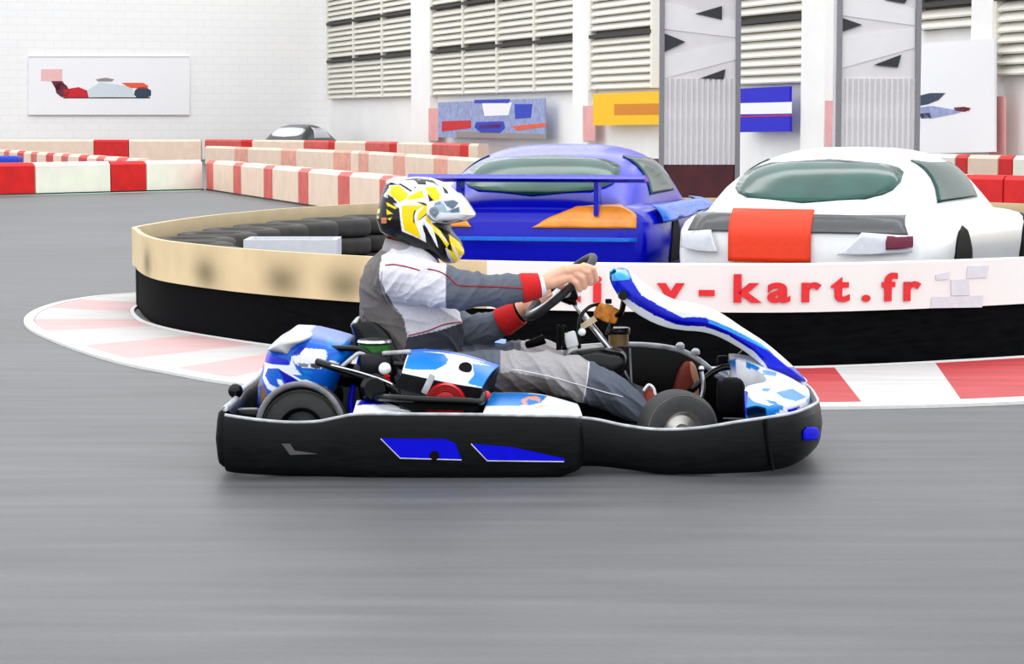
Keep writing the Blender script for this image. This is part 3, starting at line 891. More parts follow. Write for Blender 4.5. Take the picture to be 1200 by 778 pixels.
mk('top_edge', tube([tuple(r[6]) for r in rows], 0.0055, 8), M_lip, sb, smooth=True)  # pale tube stands in for the highlight on the black top edge
vf2 = ([tuple(mirY(v)) for v in vf[0]], vf[1])
mk('side_bumper', vf2, M_black_plastic, kart, smooth=40)
# front bumper: from the recess behind the front wheel around the nose
fr_half = [P7(681, 489, 547, 7.58), P7(700, 491.5, 547, 7.60), P7(735, 499, 551, 7.585), P7(772, 503, 556, 7.54), P7(820, 501, 556.5, 7.51), P7(865, 494, 555, 7.50), P7(900, 489, 553, 7.51),
           P7(930, 484, 547, 7.545), P7(948, 478, 538, 7.61), P7(958, 473, 529, 7.70), P7(962, 469, 521, 7.80)]
nose = [(1.045, 7.93, 0.062, 0.222), (1.052, 8.05, 0.062, 0.222), (1.054, 8.15, 0.062, 0.222)]
half = [tuple(q) for q in fr_half] + nose
full = half + [(q[0], 2 * YC - q[1], q[2], q[3]) for q in half[-2::-1]]
vf, rows = band(cr(full, 6))
fb_vf = vf
fb = mk('front_bumper', vf, M_black_plastic, kart, smooth=40)
mk('top_edge', tube([tuple(r[6]) for r in rows], 0.0055, 8), M_lip, fb, smooth=True)  # highlight along the nose's top edge, made as a pale tube
mk('seam', tube([W(897, 491, 7.50), W(900, 520, 7.498), W(906, 551, 7.505)], 0.006, 6, 4), M_black, fb)
# rear bumper
rx = W(253, 485, 7.52).x
rr = [(rx + .028, 7.525, .03, .212), (rx + .006, 7.535, .03, .214), (rx, 7.58, .03, .214), (rx, 7.85, .05, .21), (rx - .01, 8.15, .05, .21)]
rr = rr + [(q[0], 2 * YC - q[1], q[2], q[3]) for q in rr[-2::-1]]
vf, rows = band(cr(rr, 5), 0.045)
rb = mk('rear_bumper', vf, M_black_plastic, kart, smooth=40)
mk('top_edge', tube([tuple(r[7]) for r in rows], 0.011, 8), M_lip, rb, smooth=True)  # bright line of the rear top edge, painted by a thicker pale tube
for yy in (7.75, 8.55):
    mk('bumper_bracket', rbox((rx + 0.07, yy, 0.17), (0.14, 0.05, 0.05), 0.01), M_black_gloss, rb, smooth=40)
mk('bumper_bolt', lathe([(0.0, -.02), (.022, -.018), (.026, 0), (.022, .018), (0, .02)], W(276, 458, 7.9), (0, 1, 0), 16), M_black_gloss, rb, smooth=True)
# blue inserts in the side bumper and nose, each with a pale rim
def insert(pts, Y, m, nm='blue_insert', rim=True, parent=None):
    P = [W(a, b, Y) for a, b in pts]
    o = mk(nm, prism(P, (0, 0.012, 0)), m, parent or sb)
    if rim:
        mk('insert_rim', tube([P[i] for i in rim], 0.0022, 6), M_lip, parent or sb)
insert([(446, 514), (522, 514.5), (534, 520), (541, 539), (469, 537)], 7.4765, M_blue, rim=[0, 4, 3])
insert([(552, 520), (600, 524), (662, 538), (661, 541), (571, 540)], 7.4765, M_blue, rim=[0, 4, 3])
mk('bolt_hole', lathe([(0.0, 0), (.014, 0.0), (.017, .004), (.017, .012)], W(509, 534, 7.474), (0, 1, 0), 16), M_black, sb)
mk('air_slot', prism([W(a, b, 7.494) for a, b in [(330, 520), (340, 520), (345, 528), (372, 532), (340, 533)]], (0, 0.004, 0)), mat('slot_edge_grey', (74, 72, 74), 0.5), sb)
fb_bvh = BVHTree.FromPolygons([Vector(v) for v in fb_vf[0]], fb_vf[1])
def on_mesh(bv, px, py, lift=0.0):
    h = bv.ray_cast(CAM, ray(px, py).normalized()); return h[0] + h[1] * lift * (1 if h[1].dot(ray(px, py)) < 0 else -1)
rows = []
for j in range(7):
    py_ = 500.5 + 15 * j / 6; x0_ = 940.5 + max(0, 505 - py_) * .9; x1_ = 958.5 - max(0, 505 - py_) * .9 - max(0, py_ - 511) * .6
    rows.append([on_mesh(fb_bvh, x0_ + (x1_ - x0_) * k / 8, py_, .004) for k in range(9)])
mk('blue_insert', grid(rows), M_blue, fb, smooth=True, solid=.005)

# side pod top panels
def flatprint_panel(nm, px_out, px_in, Yo, Yi, polys, base, parent, th=0.02, nu=60, nv=24, zsag=0.0):
    """curved panel between an outer edge (pixels at depth Yo) and an inner edge (pixels at depth Yi)"""
    A = cr([tuple(W(a, b, Yo)) for a, b in px_out], 10); B = cr([tuple(W(a, b, Yi)) for a, b in px_in], 10)
    def res(Q, n):
        Q = np.array(Q); d = np.concatenate([[0], np.cumsum(np.linalg.norm(np.diff(Q, axis=0), axis=1))])
        t = np.linspace(0, d[-1], n); return np.stack([np.interp(t, d, Q[:, k]) for k in range(3)], 1)
    A, B = res(A, nu), res(B, nu); rows = []
    for j in range(nv + 1):
        f = j / nv; r = A * (1 - f) + B * f; r[:, 2] += zsag * math.sin(math.pi * f); rows.append(r)
    V, Fc = grid(rows)
    cols = np.tile(np.array(lin(base)), (len(V), 1))
    proj = []
    for v in V:
        d = Vector(v) - CAM; dep = d.dot(_FW)
        proj.append((600 + F_PX * d.x / dep, 389 - F_PX * d.dot(_UP) / dep))
    proj = np.array(proj)
    for pts, c in polys: cols[inpoly(proj[:, 0], proj[:, 1], pts)] = lin(c)
    return mk(nm, (V, Fc), M_decal, parent, smooth=True, solid=0.006, colors=cols)
CY_, BL_, DB_, WH_ = (0, 120, 208), (0, 28, 205), (0, 2, 172), (236, 240, 248)
flatprint_panel('pod_panel', [(566, 485), (620, 485.5), (660, 486), (682, 487.5)], [(576, 461), (612, 461), (640, 464), (676, 474)], 7.52, 7.80,
                [([(568, 477), (576, 461), (612, 461), (641, 465), (634, 473), (622, 476), (590, 477)], CY_),
                 ([(610, 470), (617, 466), (628, 465), (634, 468), (632, 472), (627, 470), (619, 469), (616, 472), (619, 475), (615, 476)], (232, 150, 120)),
                 ([(622, 479), (634, 476), (650, 474), (640, 477), (630, 480)], (236, 170, 150))], WH_, kart, zsag=0.006)
flatprint_panel('pod_panel', [(414, 484), (450, 484.5), (484, 485)], [(418, 470), (440, 470), (476, 480)], 7.52, 7.72,
                [([(418, 476), (424, 469), (440, 469), (456, 475), (430, 475)], DB_)], WH_, kart)
# chassis floor and frame tubes
mk('floor_tray', rbox((0.12, YC, 0.045), (1.5, 0.72, 0.012), 0.005), M_black, kart)
for s_ in (-1, 1):
    mk('frame_rail', tube([(-0.82, YC + s_ * .30, .07), (-0.3, YC + s_ * .34, .06), (.2, YC + s_ * .40, .06), (.55, YC + s_ * .32, .06), (.95, YC + s_ * .20, .07)], 0.016, 10, 6), M_black_gloss, kart, smooth=True)
    mk('pod_bar', tube([(-0.62, YC + s_ * .33, .07), (-0.62, YC + s_ * .62, .09), (0.18, YC + s_ * .62, .09), (0.2, YC + s_ * .38, .07)], 0.012, 8), M_black_gloss, kart, smooth=True)
rear_c = W(354, 503, 7.62)
mk('rear_axle', tube([(rear_c.x, YC - .5, .142), (rear_c.x, YC + .5, .142)], 0.02, 12), M_dark_metal, kart, smooth=True)
front_c = W(795, 505, 7.66)
mk('front_axle_beam', tube([(front_c.x - .02, YC - .42, .11), (front_c.x, YC - .3, .08), (front_c.x, YC + .3, .08), (front_c.x - .02, YC + .42, .11)], 0.018, 10), M_black_gloss, kart, smooth=True)
def kart_wheel(c, R, w, steer, near):
    sg = -1 if near else 1
    ax = Vector((math.sin(steer) * -sg * -1, sg * math.cos(steer), 0))
    ax = Vector((math.sin(steer) if near else -math.sin(steer), sg * math.cos(steer), 0))
    t = mk('tyre', tyre_vf(c, R, w, ax, 48, 0.48), M_rubber, kart, smooth=50)
    u_ = Vector((-ax.y, ax.x, 0)); cc_ = Vector(c) + ax * (w * .455)
    mk('scuff_ring', tube([cc_ + (u_ * math.cos(k * math.pi / 24) + Vector((0, 0, 1)) * math.sin(k * math.pi / 24)) * R * .905 for k in range(48)], .0022, 6, closed=True), M_rubber_line, t, smooth=True)
    mk('rim', lathe([(0.0, .01), (.022, .012), (.024, .0), (.045, -.012), (R * .40, -.012), (R * .46, .012), (R * .50, .024), (R * .51, .018), (R * .50, -.03)],
                    Vector(c) + ax * (w * .38), ax, 40), M_alu if steer else M_dark_metal, t, smooth=35)
    mk('hub_nut', lathe([(0.0, .04), (.014, .04), (.016, .03), (.016, .0)], Vector(c) + ax * (w * .38), ax, 6), M_dark_metal, t)
    return t
STEER = math.radians(13)
kart_wheel((front_c.x, 7.70, .131), .131, .125, STEER, True)
kart_wheel((front_c.x, 2 * YC - 7.70, .131), .131, .125, STEER, False)
kart_wheel((rear_c.x, 7.68, .143), .143, .185, 0, True)
kart_wheel((rear_c.x, 2 * YC - 7.68, .143), .143, .185, 0, False)
# rear wheel guard: thin hoop just outside the near rear tyre
def arc(px_r, py_r, Y, a0=0.18, a1=math.pi - 0.12, n=30): return [W(352 + px_r * math.cos(a), 503 - py_r * math.sin(a), Y) for a in np.linspace(a0, a1, n)]
g0, g1, g2 = arc(50, 53, 7.575), arc(51, 55, 7.66), arc(49, 53, 7.80)
wg_ = mk('wheel_guard', grid([g0, g1, g2]), mat('scuffed_guard_plastic', (30, 31, 34), 0.5, vary=0.5, scale=12, spec=0.3), kart, smooth=True, solid=0.006)
mk('guard_lip', tube(g0, 0.010, 10), mat('pale_guard_edge', (110, 110, 116), 0.35, vary=0.3), wg_, smooth=True)

# nose cone
yy = [7.585, 7.63, 7.70, 7.77, 7.83, 7.90, 8.00, 8.07, YC]
xr = [.765, .768, .775, .80, .855, .865, .845, .775, .765]
zr = [.214, .235, .262, .268, .272, .28, .295, .325, .335]
xf = [.83, .905, .955, .985, 1.0, 1.01, 1.02, 1.022, 1.024]
zf = [.214, .218, .222, .222, .222, .224, .226, .228, .23]
def cr1(a): return [q[0] for q in cr([(v,) for v in a], 8)]
YY, XR, ZR, XF, ZF = map(cr1, (yy, xr, zr, xf, zf))
rows = []
stn = list(zip(YY, XR, ZR, XF, ZF)); stn = stn + [(2 * YC - y, a, b, c, d) for y, a, b, c, d in stn[-2::-1]]
for y, a, b, c, d in stn:
    row = [(a + .012, y, .16), (a, y, b - .02)]
    for k in range(15):
        f = k / 14
        row.append((a + (c - a) * f, y, b + (d - b) * (f ** 1.5) + 0.008 * math.sin(math.pi * f)))
    row += [(c + .004, y, d - .03), (c - .01, y, .15)]
    rows.append(row)
V, Fc = grid(rows)
# refine for the print
def refine(V, Fc, n):
    me = bpy.data.meshes.new('tmp'); me.from_pydata([tuple(v) for v in V], [], Fc)
    bm = bmesh.new(); bm.from_mesh(me); bmesh.ops.subdivide_edges(bm, edges=list(bm.edges), cuts=n, use_grid_fill=True)
    bm.verts.index_update()
    out = ([tuple(v.co) for v in bm.verts], [tuple(v.index for v in f.verts) for f in bm.faces]); bm.free(); bpy.data.meshes.remove(me)
    return out
V, Fc = refine(V, Fc, 3)
VA = np.array(V); C = np.tile(np.array(lin(WH_)), (len(VA), 1))
yk = np.abs(VA[:, 1] - YC); xk = VA[:, 0]
def pl(poly, c): C[inpoly(yk, xk, poly)] = lin(c)      # print laid out in plan: (distance from centre line, x)
def to_px(v):
    d = Vector((v[0], min(v[1], 2 * YC - v[1]), v[2])) - CAM; dep = d.dot(_FW)
    return 600 + F_PX * d.x / dep, 389 - F_PX * d.dot(_UP) / dep
pp = np.array([to_px(v) for v in V])
zn = lambda pts: zoomed(pts, 840, 390, 4.32)
for poly, c in [([(130, 290), (158, 300), (152, 460), (125, 460)], DB_), ([(155, 325), (250, 345), (345, 375), (260, 440), (150, 446)], CY_), ([(165, 330), (215, 330), (300, 362), (260, 372), (190, 352)], WH_), ([(240, 340), (300, 352), (312, 370), (270, 362)], CY_),
                ([(295, 305), (380, 285), (455, 330), (400, 352), (330, 332)], CY_), ([(228, 284), (278, 284), (262, 302), (230, 300)], CY_),
                ([(62, 138), (98, 132), (98, 168), (64, 168)], CY_), ([(148, 148), (218, 180), (208, 196), (150, 172)], CY_), ([(440, 300), (490, 340), (470, 375), (450, 350)], (150, 190, 235)),
                ([(350, 385), (415, 375), (400, 400), (360, 405)], BL_), ([(230, 190), (300, 205), (300, 225), (235, 215)], (120, 170, 230))]:
    C[inpoly(pp[:, 0], pp[:, 1], zn(poly))] = lin(c)
nc = mk('nose_cone', (V, Fc), M_decal, kart, smooth=50, solid=0.006, colors=C)
mk('nose_stay', tube([(.62, YC, .20), (.74, YC, .29), (.88, YC, .27)], 0.012, 8, 4), M_black_gloss, kart, smooth=True)
mk('nose_mount', rbox(W(856, 464, 7.95), (.09, .12, .12), 0.02), M_black, kart, smooth=40)

# front panel in front of the steering wheel
up = [(722, 317), (729, 315), (739, 319), (749, 328), (767, 341), (793, 353), (811, 356), (826, 360), (846, 369), (870, 385), (896, 402), (921, 423), (938, 439), (943, 444)]
lo = [(718, 322), (719, 333), (725, 346), (741, 363), (762, 376), (781, 383.5), (801, 387), (824, 389), (844, 395), (868, 408), (886, 421), (903, 434), (925, 442), (940, 447)]
hw_ = [.10, .115, .125, .135, .14, .145, .145, .145, .145, .145, .145, .14, .125, .09]
UPc, LOc, HWc = cr(up, 7), cr(lo, 7), cr([(h,) for h in hw_], 7)
rows = []
for u, l, h in zip(UPc, LOc, HWc):
    h = h[0]; cU = W(u[0], u[1], YC); yn = YC - h; cL = W(l[0], l[1], yn)
    a = np.array((cL.x, cL.z)); b = np.array((cU.x, cU.z)); row = []
    for k in range(25):
        f = k / 24                       # 0 near edge bottom .. 1 centre ridge
        y = yn + h * max(0.0, (f - .45) / .55) ** 0.8
        if f < .45: q = a + (b - a) * (f / .45) * .80
        else: q = a + (b - a) * (.80 + .20 * math.sin((f - .45) / .55 * math.pi / 2))
        if f < .22: y += .022 * (1 - f / .22)      # inward lip at the lower edge
        row.append((q[0], y, q[1]))
    rows.append(row + [(p[0], 2 * YC - p[1], p[2]) for p in row[-2::-1]])
V, Fc = grid(rows)
V, Fc = refine(V, Fc, 2)
Yp = YC - .14
C = sideprint(V, WH_, [
    ([(716, 312), (737, 316), (741, 330), (752, 346), (776, 360), (800, 372), (812, 371), (826, 372), (856, 384), (892, 404), (922, 430), (948, 440), (944, 450), (905, 438),
      (896, 424), (884, 411), (854, 392), (826, 382), (800, 381), (793, 380), (767, 369), (745, 356), (732, 347), (724, 346), (717, 330)], BL_),
    ([(742, 342), (752, 350), (776, 364), (800, 376), (826, 377), (856, 389), (886, 408), (884, 411), (854, 392), (826, 382), (800, 381), (767, 369), (745, 356)], DB_),
    ([(717, 319), (735, 319), (738, 328), (718, 330)], (60, 170, 235)),
    ([(905, 430), (924, 432), (944, 444), (940, 449), (908, 438)], DB_),
    ([(830, 374), (856, 384), (892, 404), (905, 414), (886, 404), (852, 387), (830, 378)], (50, 150, 240))], Yp)
fp = mk('front_panel', (V, Fc), M_decal, kart, smooth=60, solid=0.007, colors=C)
mk('panel_vent', prism([W(a, b, YC - .128) for a, b in [(777, 361), (792, 366), (801, 374), (797, 376)]], (0, -0.018, 0)), M_black, fp)
mk('panel_vent', prism([W(a, b, YC - .05) for a, b in [(823, 361), (836, 366), (848, 374), (828, 367)]], (0, -0.03, 0)), M_tri, fp)
mk('panel_stay', tube([W(731, 352, YC - .06), W(728, 366, YC - .04), W(718, 378, YC), W(712, 392, YC)], 0.010, 8, 4), M_black_gloss, kart, smooth=True)
mk('mount_bolt', lathe([(0, -.012), (.016, -.012), (.018, 0), (.016, .012)], W(730, 346, YC - .14), (0, 1, 0), 12), M_black_gloss, kart, smooth=40)

# steering column, wheel and the parts hung on them
SW = W(657.5, 336, YC)
d_up = (W(697, 300, YC) - W(618, 372, YC)).normalized()
col_dir = Vector((-d_up.z, 0, d_up.x)); col_dir = -col_dir if col_dir.x < 0 else col_dir   # forward and down
if col_dir.z > 0: col_dir = -col_dir
mk('steering_column', tube([SW + col_dir * .03, W(714, 408, YC), W(745, 462, YC)], 0.011, 12), M_silver, kart, smooth=True)
Rw = 0.152
rimpts = []
for k in range(64):
    a = 2 * math.pi * k / 64
    x_, y_ = math.cos(a), math.sin(a)
    rimpts.append(SW + (Vector((0, .988, 0)) - col_dir * .08) * Rw * x_ + d_up * Rw * y_)
sw = mk('steering_wheel', tube(rimpts, 0.0145, 12, closed=True), mat('grey_black_grip', (34, 35, 38), 0.55, vary=0.3, scale=40), kart, smooth=True)
for a in (math.radians(0), math.radians(180), math.radians(270)):
    e = SW + (Vector((0, .988, 0)) - col_dir * .08) * Rw * math.cos(a) + d_up * Rw * math.sin(a)
    mk('spoke', tube([SW + col_dir * .02, SW.lerp(e, .5) + col_dir * .018, e], [.020, .016, .014], 8, 3), M_lip, sw, smooth=True)
mk('hub', lathe([(0, -.012), (.035, -.012), (.04, 0), (.035, .02), (.02, .05)], SW + col_dir * .02, col_dir, 20), M_black_gloss, sw, smooth=40)
ft = mk('transponder_block', rbox(W(711, 367, YC - .03), (.085, .05, .055), .012, Matrix.Rotation(math.radians(20), 3, 'Y')), M_orange_foam, kart, smooth=40)
mk('block_strap', rbox(W(712, 367, YC - .03), (.03, .056, .06), .006, Matrix.Rotation(math.radians(20), 3, 'Y')), M_orange_foam, ft, smooth=40)
mk('block_cap', rbox(W(713, 353, YC - .03), (.022, .025, .016), .003), M_black, ft)
mk('label_strap', prism([W(a, b, YC - .06) for a, b in [(679, 381), (696, 370), (700, 376), (682, 387)]], (0, 0.006, 0)), M_beige, kart)
mk('brake_hose', tube([W(679, 408, YC - .08), W(678, 390, YC - .09), W(680, 372, YC - .09), W(690, 360, YC - .07), W(702, 356, YC - .04)], 0.0065, 8, 6), M_black_gloss, kart, smooth=True)
mk('brake_hose', tube([W(722, 370, YC - .05), W(729, 364, YC - .07), W(732, 352, YC - .10)], 0.008, 8, 6), M_black_gloss, kart, smooth=True)
mk('white_clamp', rbox(W(669, 398, YC - .10), (.045, .03, .055), .008, Matrix.Rotation(math.radians(-15), 3, 'Y')), M_grey_white, kart, smooth=40)
mk('clamp_knob', lathe([(0, -.008), (.012, -.006), (.014, 0), (.010, .008), (0, .01)], W(682, 389, YC - .10), (0, 1, 0), 12), M_white_gloss, kart, smooth=True)
for px in (653.5, 660):
    mk('cable_loop', tube([W(px, 410, YC - .12), W(px, 390, YC - .12), W(px, 382, YC - .11), W(px + 3, 386, YC - .09), W(px + 3, 410, YC - .09)], 0.005, 8, 4), M_black, kart, smooth=True)
mk('lever_grip', tube([W(618, 404, YC + .12), W(628, 401, YC + .10), W(638, 397, YC + .10)], [.014, .016, .018], 10, 3), M_black, kart, smooth=True)

# centre console and footwell panel
def slab(nm, pts, Y0, Y1, m, parent=kart, sm=False): return mk(nm, prism([W(a, b, Y0) for a, b in pts], (0, Y1 - Y0, 0)), m, parent, smooth=sm)
slab('footwell_panel', [(640, 409), (735, 405), (770, 407), (800, 413), (828, 430), (846, 447), (852, 478), (845, 496), (660, 496), (640, 470)], 8.36, 8.40, M_black_gloss)
mk('panel_rail', tube([W(598, 412, 8.35), W(650, 409, 8.35), W(720, 404, 8.35), W(765, 405, 8.35), W(798, 411, 8.35), W(822, 424, 8.35), W(842, 442, 8.35)], 0.010, 8, 5), M_lip, kart, smooth=True)
c0 = W(715, 440, 8.12)
mk('fuel_tank', inflate(XZ([(668, 412), (700, 408), (733, 414), (738, 424), (730, 446), (722, 470), (665, 470), (655, 440)], 8.05), (W(700, 440, 8.05).x, W(700, 440, 8.05).z), 8.17, .10, .45, 64, 24), M_black_gloss, kart, smooth=True)
rv = mk('brake_reservoir', lathe([(0, 0), (.036, 0), (.036, .05), (0.034, .052), (0, .053)], W(725, 404, 8.25), (0, 0, 1), 20), M_amber, kart, smooth=40)
mk('reservoir_cap', lathe([(0, 0), (.039, 0), (.041, .004), (.041, .018), (.038, .022), (0, .023)], W(725, 404, 8.25) + Vector((0, 0, .04)), (0, 0, 1), 20), M_black_gloss, rv, smooth=40)
for px, py in ((797, 405), (815, 412)):
    mk('rail_bolt', lathe([(0, 0), (.016, .0), (.016, .012), (.009, .02), (0, .022)], W(px, py + 3, 8.35), (0, 0, 1), 12), M_lip, kart, smooth=40)
mk('panel_rod', tube([W(738, 408, 8.34), W(739, 430, 8.34), W(740, 448, 8.34)], 0.004, 6), M_lip, kart)
cl = mk('cable_clamp', rbox(W(847, 424, 8.2), (.04, .03, .045), .008), M_black, kart, smooth=40)
mk('cable_tail', tube([W(850, 424, 8.19), W(862, 417, 8.19), W(870, 410, 8.19)], [.004, .003, .002], 6, 3), M_beige, cl)
mk('curved_hose', tube([W(842, 436, 8.15), W(852, 442, 8.14), W(858, 454, 8.12), W(856, 470, 8.1)], 0.008, 8, 6), M_lip, kart, smooth=True)
for s_ in (-1, 1):
    pd_ = mk('pedal', tube([W(818, 478, YC + s_ * .20), W(824, 455, YC + s_ * .20), W(821, 430, YC + s_ * .20)], 0.008, 8, 4), M_silver, kart, smooth=True)
    mk('pedal_pad', tube([W(822, 432, YC + s_ * .20 - .05), W(822, 432, YC + s_ * .20 + .05)], 0.011, 8), M_silver, pd_, smooth=True)
mk('track_rod', tube([(front_c.x - .1, YC - .38, .12), (front_c.x - .06, YC, .13), (front_c.x - .1, YC + .38, .12)], 0.008, 8), M_silver, kart, smooth=True)

# seat
sp = cr([(-.07, .17), (-.16, .10), (-.27, .075), (-.38, .10), (-.46, .19), (-.51, .31), (-.545, .43), (-.552, .455)], 5)
rows = []
n_ = len(sp)
for i, q in enumerate(sp):
    f = i / (n_ - 1)
    t = sp[min(i + 1, n_ - 1)] - sp[max(i - 1, 0)]; t = t / np.linalg.norm(t); nrm = np.array((t[1], -t[0]))
    if nrm[0] * (-.25 - q[0]) + nrm[1] * (.35 - q[1]) < 0: nrm = -nrm
    wing = np.interp(f, [0, .2, .5, .8, 1], [.05, .10, .17, .12, .03]); hwid = np.interp(f, [0, .5, 1], [.19, .195, .17])
    row = []
    for k in range(25):
        a = -1 + 2 * k / 24; s_ = abs(a)
        yv = math.copysign(min(s_ / .62, 1) ** 0.9, a) * hwid * (1 + .06 * max(0, s_ - .62))
        up_ = wing * max(0.0, (s_ - .5) / .5) ** 1.6
        row.append((q[0] + nrm[0] * up_, YC + yv, q[1] + nrm[1] * up_))
    rows.append(row)
seat = mk('seat', grid(rows), M_black_gloss, kart, smooth=60, solid=0.008)
mk('seat_top_highlight', inflate(XZ([(411, 381), (414, 376), (420, 371), (423, 374), (420, 380), (414, 383)], YC), (W(417, 377, YC).x, W(417, 377, YC).z), YC, .09, .6, 32, 16), M_grey_white, seat, smooth=True)  # pale shape painting the silvery highlight at the top of the black seat
mk('seat_stay', tube([W(423, 382, YC - .12), W(428, 398, YC - .14), (-.55, YC - .24, .2), (-.52, YC - .28, .08)], 0.010, 8, 4), M_blue, kart, smooth=True)
mk('seat_stay', tube([W(423, 382, YC + .12), W(428, 398, YC + .14), (-.55, YC + .24, .2), (-.52, YC + .28, .08)], 0.010, 8, 4), M_dark_metal, kart, smooth=True)

# rear bodywork over the engine
zc = lambda pts: zoomed(pts, 290, 375, 6.225)
out = zc([(70, 640), (75, 480), (110, 340), (150, 210), (250, 130), (320, 90), (480, 95), (620, 130), (740, 165), (770, 260), (740, 330), (690, 420), (640, 520), (560, 610), (300, 660)])
Yr = 7.93
rear = inflate(XZ(out, Yr), (W(342, 432, Yr).x, W(342, 432, Yr).z), 8.08, .27, .45, 400, 220, soft=5)
Cr = sideprint(rear[0], (0, 92, 208), [(zc(p), c) for p, c in [
    ([(70, 470), (120, 420), (190, 540), (150, 600), (80, 620)], (120, 90, 60)),
    ([(60, 480), (90, 400), (120, 470), (110, 640), (60, 640)], (16, 70, 170)),
    ([(145, 215), (320, 265), (330, 305), (140, 290)], BL_),
    ([(130, 292), (330, 305), (345, 250), (380, 330), (440, 400), (600, 470), (580, 490), (430, 432), (330, 380), (250, 325), (140, 330)], WH_),
    ([(140, 330), (175, 320), (150, 380), (190, 440), (270, 480), (340, 455), (260, 520), (170, 470), (130, 400)], WH_),
    ([(240, 400), (275, 410), (300, 460), (250, 440)], WH_),
    ([(250, 330), (340, 380), (430, 435), (330, 455), (290, 410)], DB_),
    ([(350, 370), (450, 375), (490, 400), (420, 410)], CY_), ([(420, 330), (490, 345), (500, 370), (430, 360)], CY_),
    ([(340, 240), (590, 200), (600, 250), (560, 330), (420, 320), (370, 290)], WH_),
    ([(400, 180), (580, 195), (590, 220), (410, 235)], WH_),
    ([(345, 225), (400, 180), (460, 160), (410, 215)], DB_),
    ([(390, 285), (470, 295), (460, 320), (400, 310)], (120, 125, 140)), ([(480, 290), (560, 295), (550, 330), (490, 320)], (60, 60, 66)),
    ([(580, 120), (660, 150), (760, 160), (780, 190), (660, 195), (600, 190)], (0, 116, 216)),
    ([(610, 240), (740, 230), (700, 290), (620, 260)], (0, 110, 214)), ([(620, 265), (690, 295), (650, 340), (600, 320)], WH_)]], Yr)
rc = mk('rear_cover', rear, M_decal, kart, smooth=True, colors=Cr)
cap = inflate(XZ(zc([(150, 205), (180, 172), (245, 135), (310, 88), (500, 97), (495, 125), (420, 145), (360, 190), (330, 245), (260, 225)]), Yr), (W(330, 400, Yr).x, W(330, 400, Yr).z), 8.05, .262, .45, 120, 40, soft=2)
mk('cover_cap', cap, M_grey_white, rc, smooth=True)
# second small blue panel on the far side of the seat
slab('far_pod_panel', [(528, 411), (575, 401), (593, 403), (590, 410), (560, 420)], 8.42, 8.6, M_cyan)
mk('far_pod_edge', prism([W(a, b, 8.415) for a, b in [(560, 413), (592, 405), (592, 412), (566, 420)]], (0, .003, 0)), M_blue, kart)

# engine with its blue cover, red recoil starter and pipework
e_near, e_far = 7.62, 7.86
eng = mk('engine_block', rbox((W(515, 455, 7.75).x, 7.76, .20), (.26, .24, .17), .02), M_dark_metal, kart, smooth=40)
zb_ = lambda pts: zoomed(pts, 400, 370, 5.985)
cov_far = zb_([(485, 243), (620, 240), (860, 275), (1110, 352)]); cov_near = zb_([(425, 402), (600, 440), (800, 480), (985, 508)])
flat = flatprint_panel('engine_cover', cov_near, cov_far, e_near, e_far, [
    (zb_([(480, 245), (720, 275), (750, 310), (735, 345), (660, 385), (520, 385), (440, 375)]), CY_),
    (zb_([(915, 340), (1100, 365), (1075, 420), (985, 508), (880, 480), (930, 420)]), CY_),
    (zb_([(480, 235), (640, 240), (860, 275), (1115, 350), (1100, 372), (860, 305), (700, 262), (490, 252)]), (30, 110, 225)),
    (zb_([(700, 262), (860, 290), (1010, 335), (900, 312)]), WH_)], WH_, kart, nu=110, nv=50, zsag=0.01)
vcn = [W(a, b, e_near) for a, b in cov_near]
skirt_lo = [W(a, b, e_near + .01) for a, b in zb_([(370, 500), (560, 545), (780, 575), (960, 600)])]
mk('cover_skirt', grid([vcn, skirt_lo]), M_dark_metal, flat, solid=0.006)
rgt = [W(a, b, Y) for (a, b), Y in zip(zb_([(985, 508), (1110, 352), (1060, 560), (960, 600)]), (e_near, e_far, e_far, e_near + .01))]
mk('cover_end', prism(rgt, (-.006, 0, 0)), M_dark_metal, flat)
hp = W(545.5, 431.5, 7.735)
mk('filler_hole', lathe([(0, 0), (.018, 0), (.022, .004), (.022, .012), (.015, .014)], hp + Vector((0, -.012, -.002)), (0, -.65, .76), 20), M_black, flat, smooth=40)
rs = mk('recoil_starter', lathe([(0, .03), (.02, .032), (.055, .026), (.066, .012), (.07, -.02), (.07, -.05)], W(522, 471, 7.63), (0, -1, 0), 36), M_red, kart, smooth=35)
for k in range(7):
    r_ = .022 + .006 * k
    mk('starter_rib', lathe([(r_, .029), (r_ + .002, .033), (r_ + .004, .029)], W(522, 471, 7.63), (0, -1, 0), 36), M_red, rs, smooth=True)
mk('red_knob', lathe([(0, .02), (.012, .018), (.015, .0), (.012, -.02)], W(570, 463, 7.64), (0, -1, 0), 14), M_red, kart, smooth=True)
mk('guard_bar', tube([W(440, 466, 7.66), W(458, 466, 7.56), (W(490, 468, 7.545)), W(545, 470, 7.545), W(563, 471, 7.555), W(566, 462, 7.62)], .0125, 10, 5), M_black_gloss, kart, smooth=True)
mk('guard_plate', prism([W(a, b, 7.56) for a, b in [(457, 470), (560, 474), (552, 481), (480, 480)]], (0, .02, 0)), M_black, kart)
mk('clutch_cover', lathe([(0, .03), (.035, .03), (.05, .015), (.05, -.02)], W(440, 455, 7.7), (0, -1, 0), 20), M_black_gloss, kart, smooth=40)
mk('exhaust_pipe', tube([W(372, 424, 7.76), W(390, 430, 7.72), W(420, 440, 7.70), W(448, 449, 7.69), W(461, 454, 7.68), W(470, 462, 7.67)], .013, 10, 5), M_black_gloss, kart, smooth=True)
mk('pipe_highlight_rod', tube([W(388, 428, 7.705), W(420, 436, 7.685), W(448, 445, 7.675), W(461, 451, 7.665)], .004, 6, 4), M_silver, kart, smooth=True)
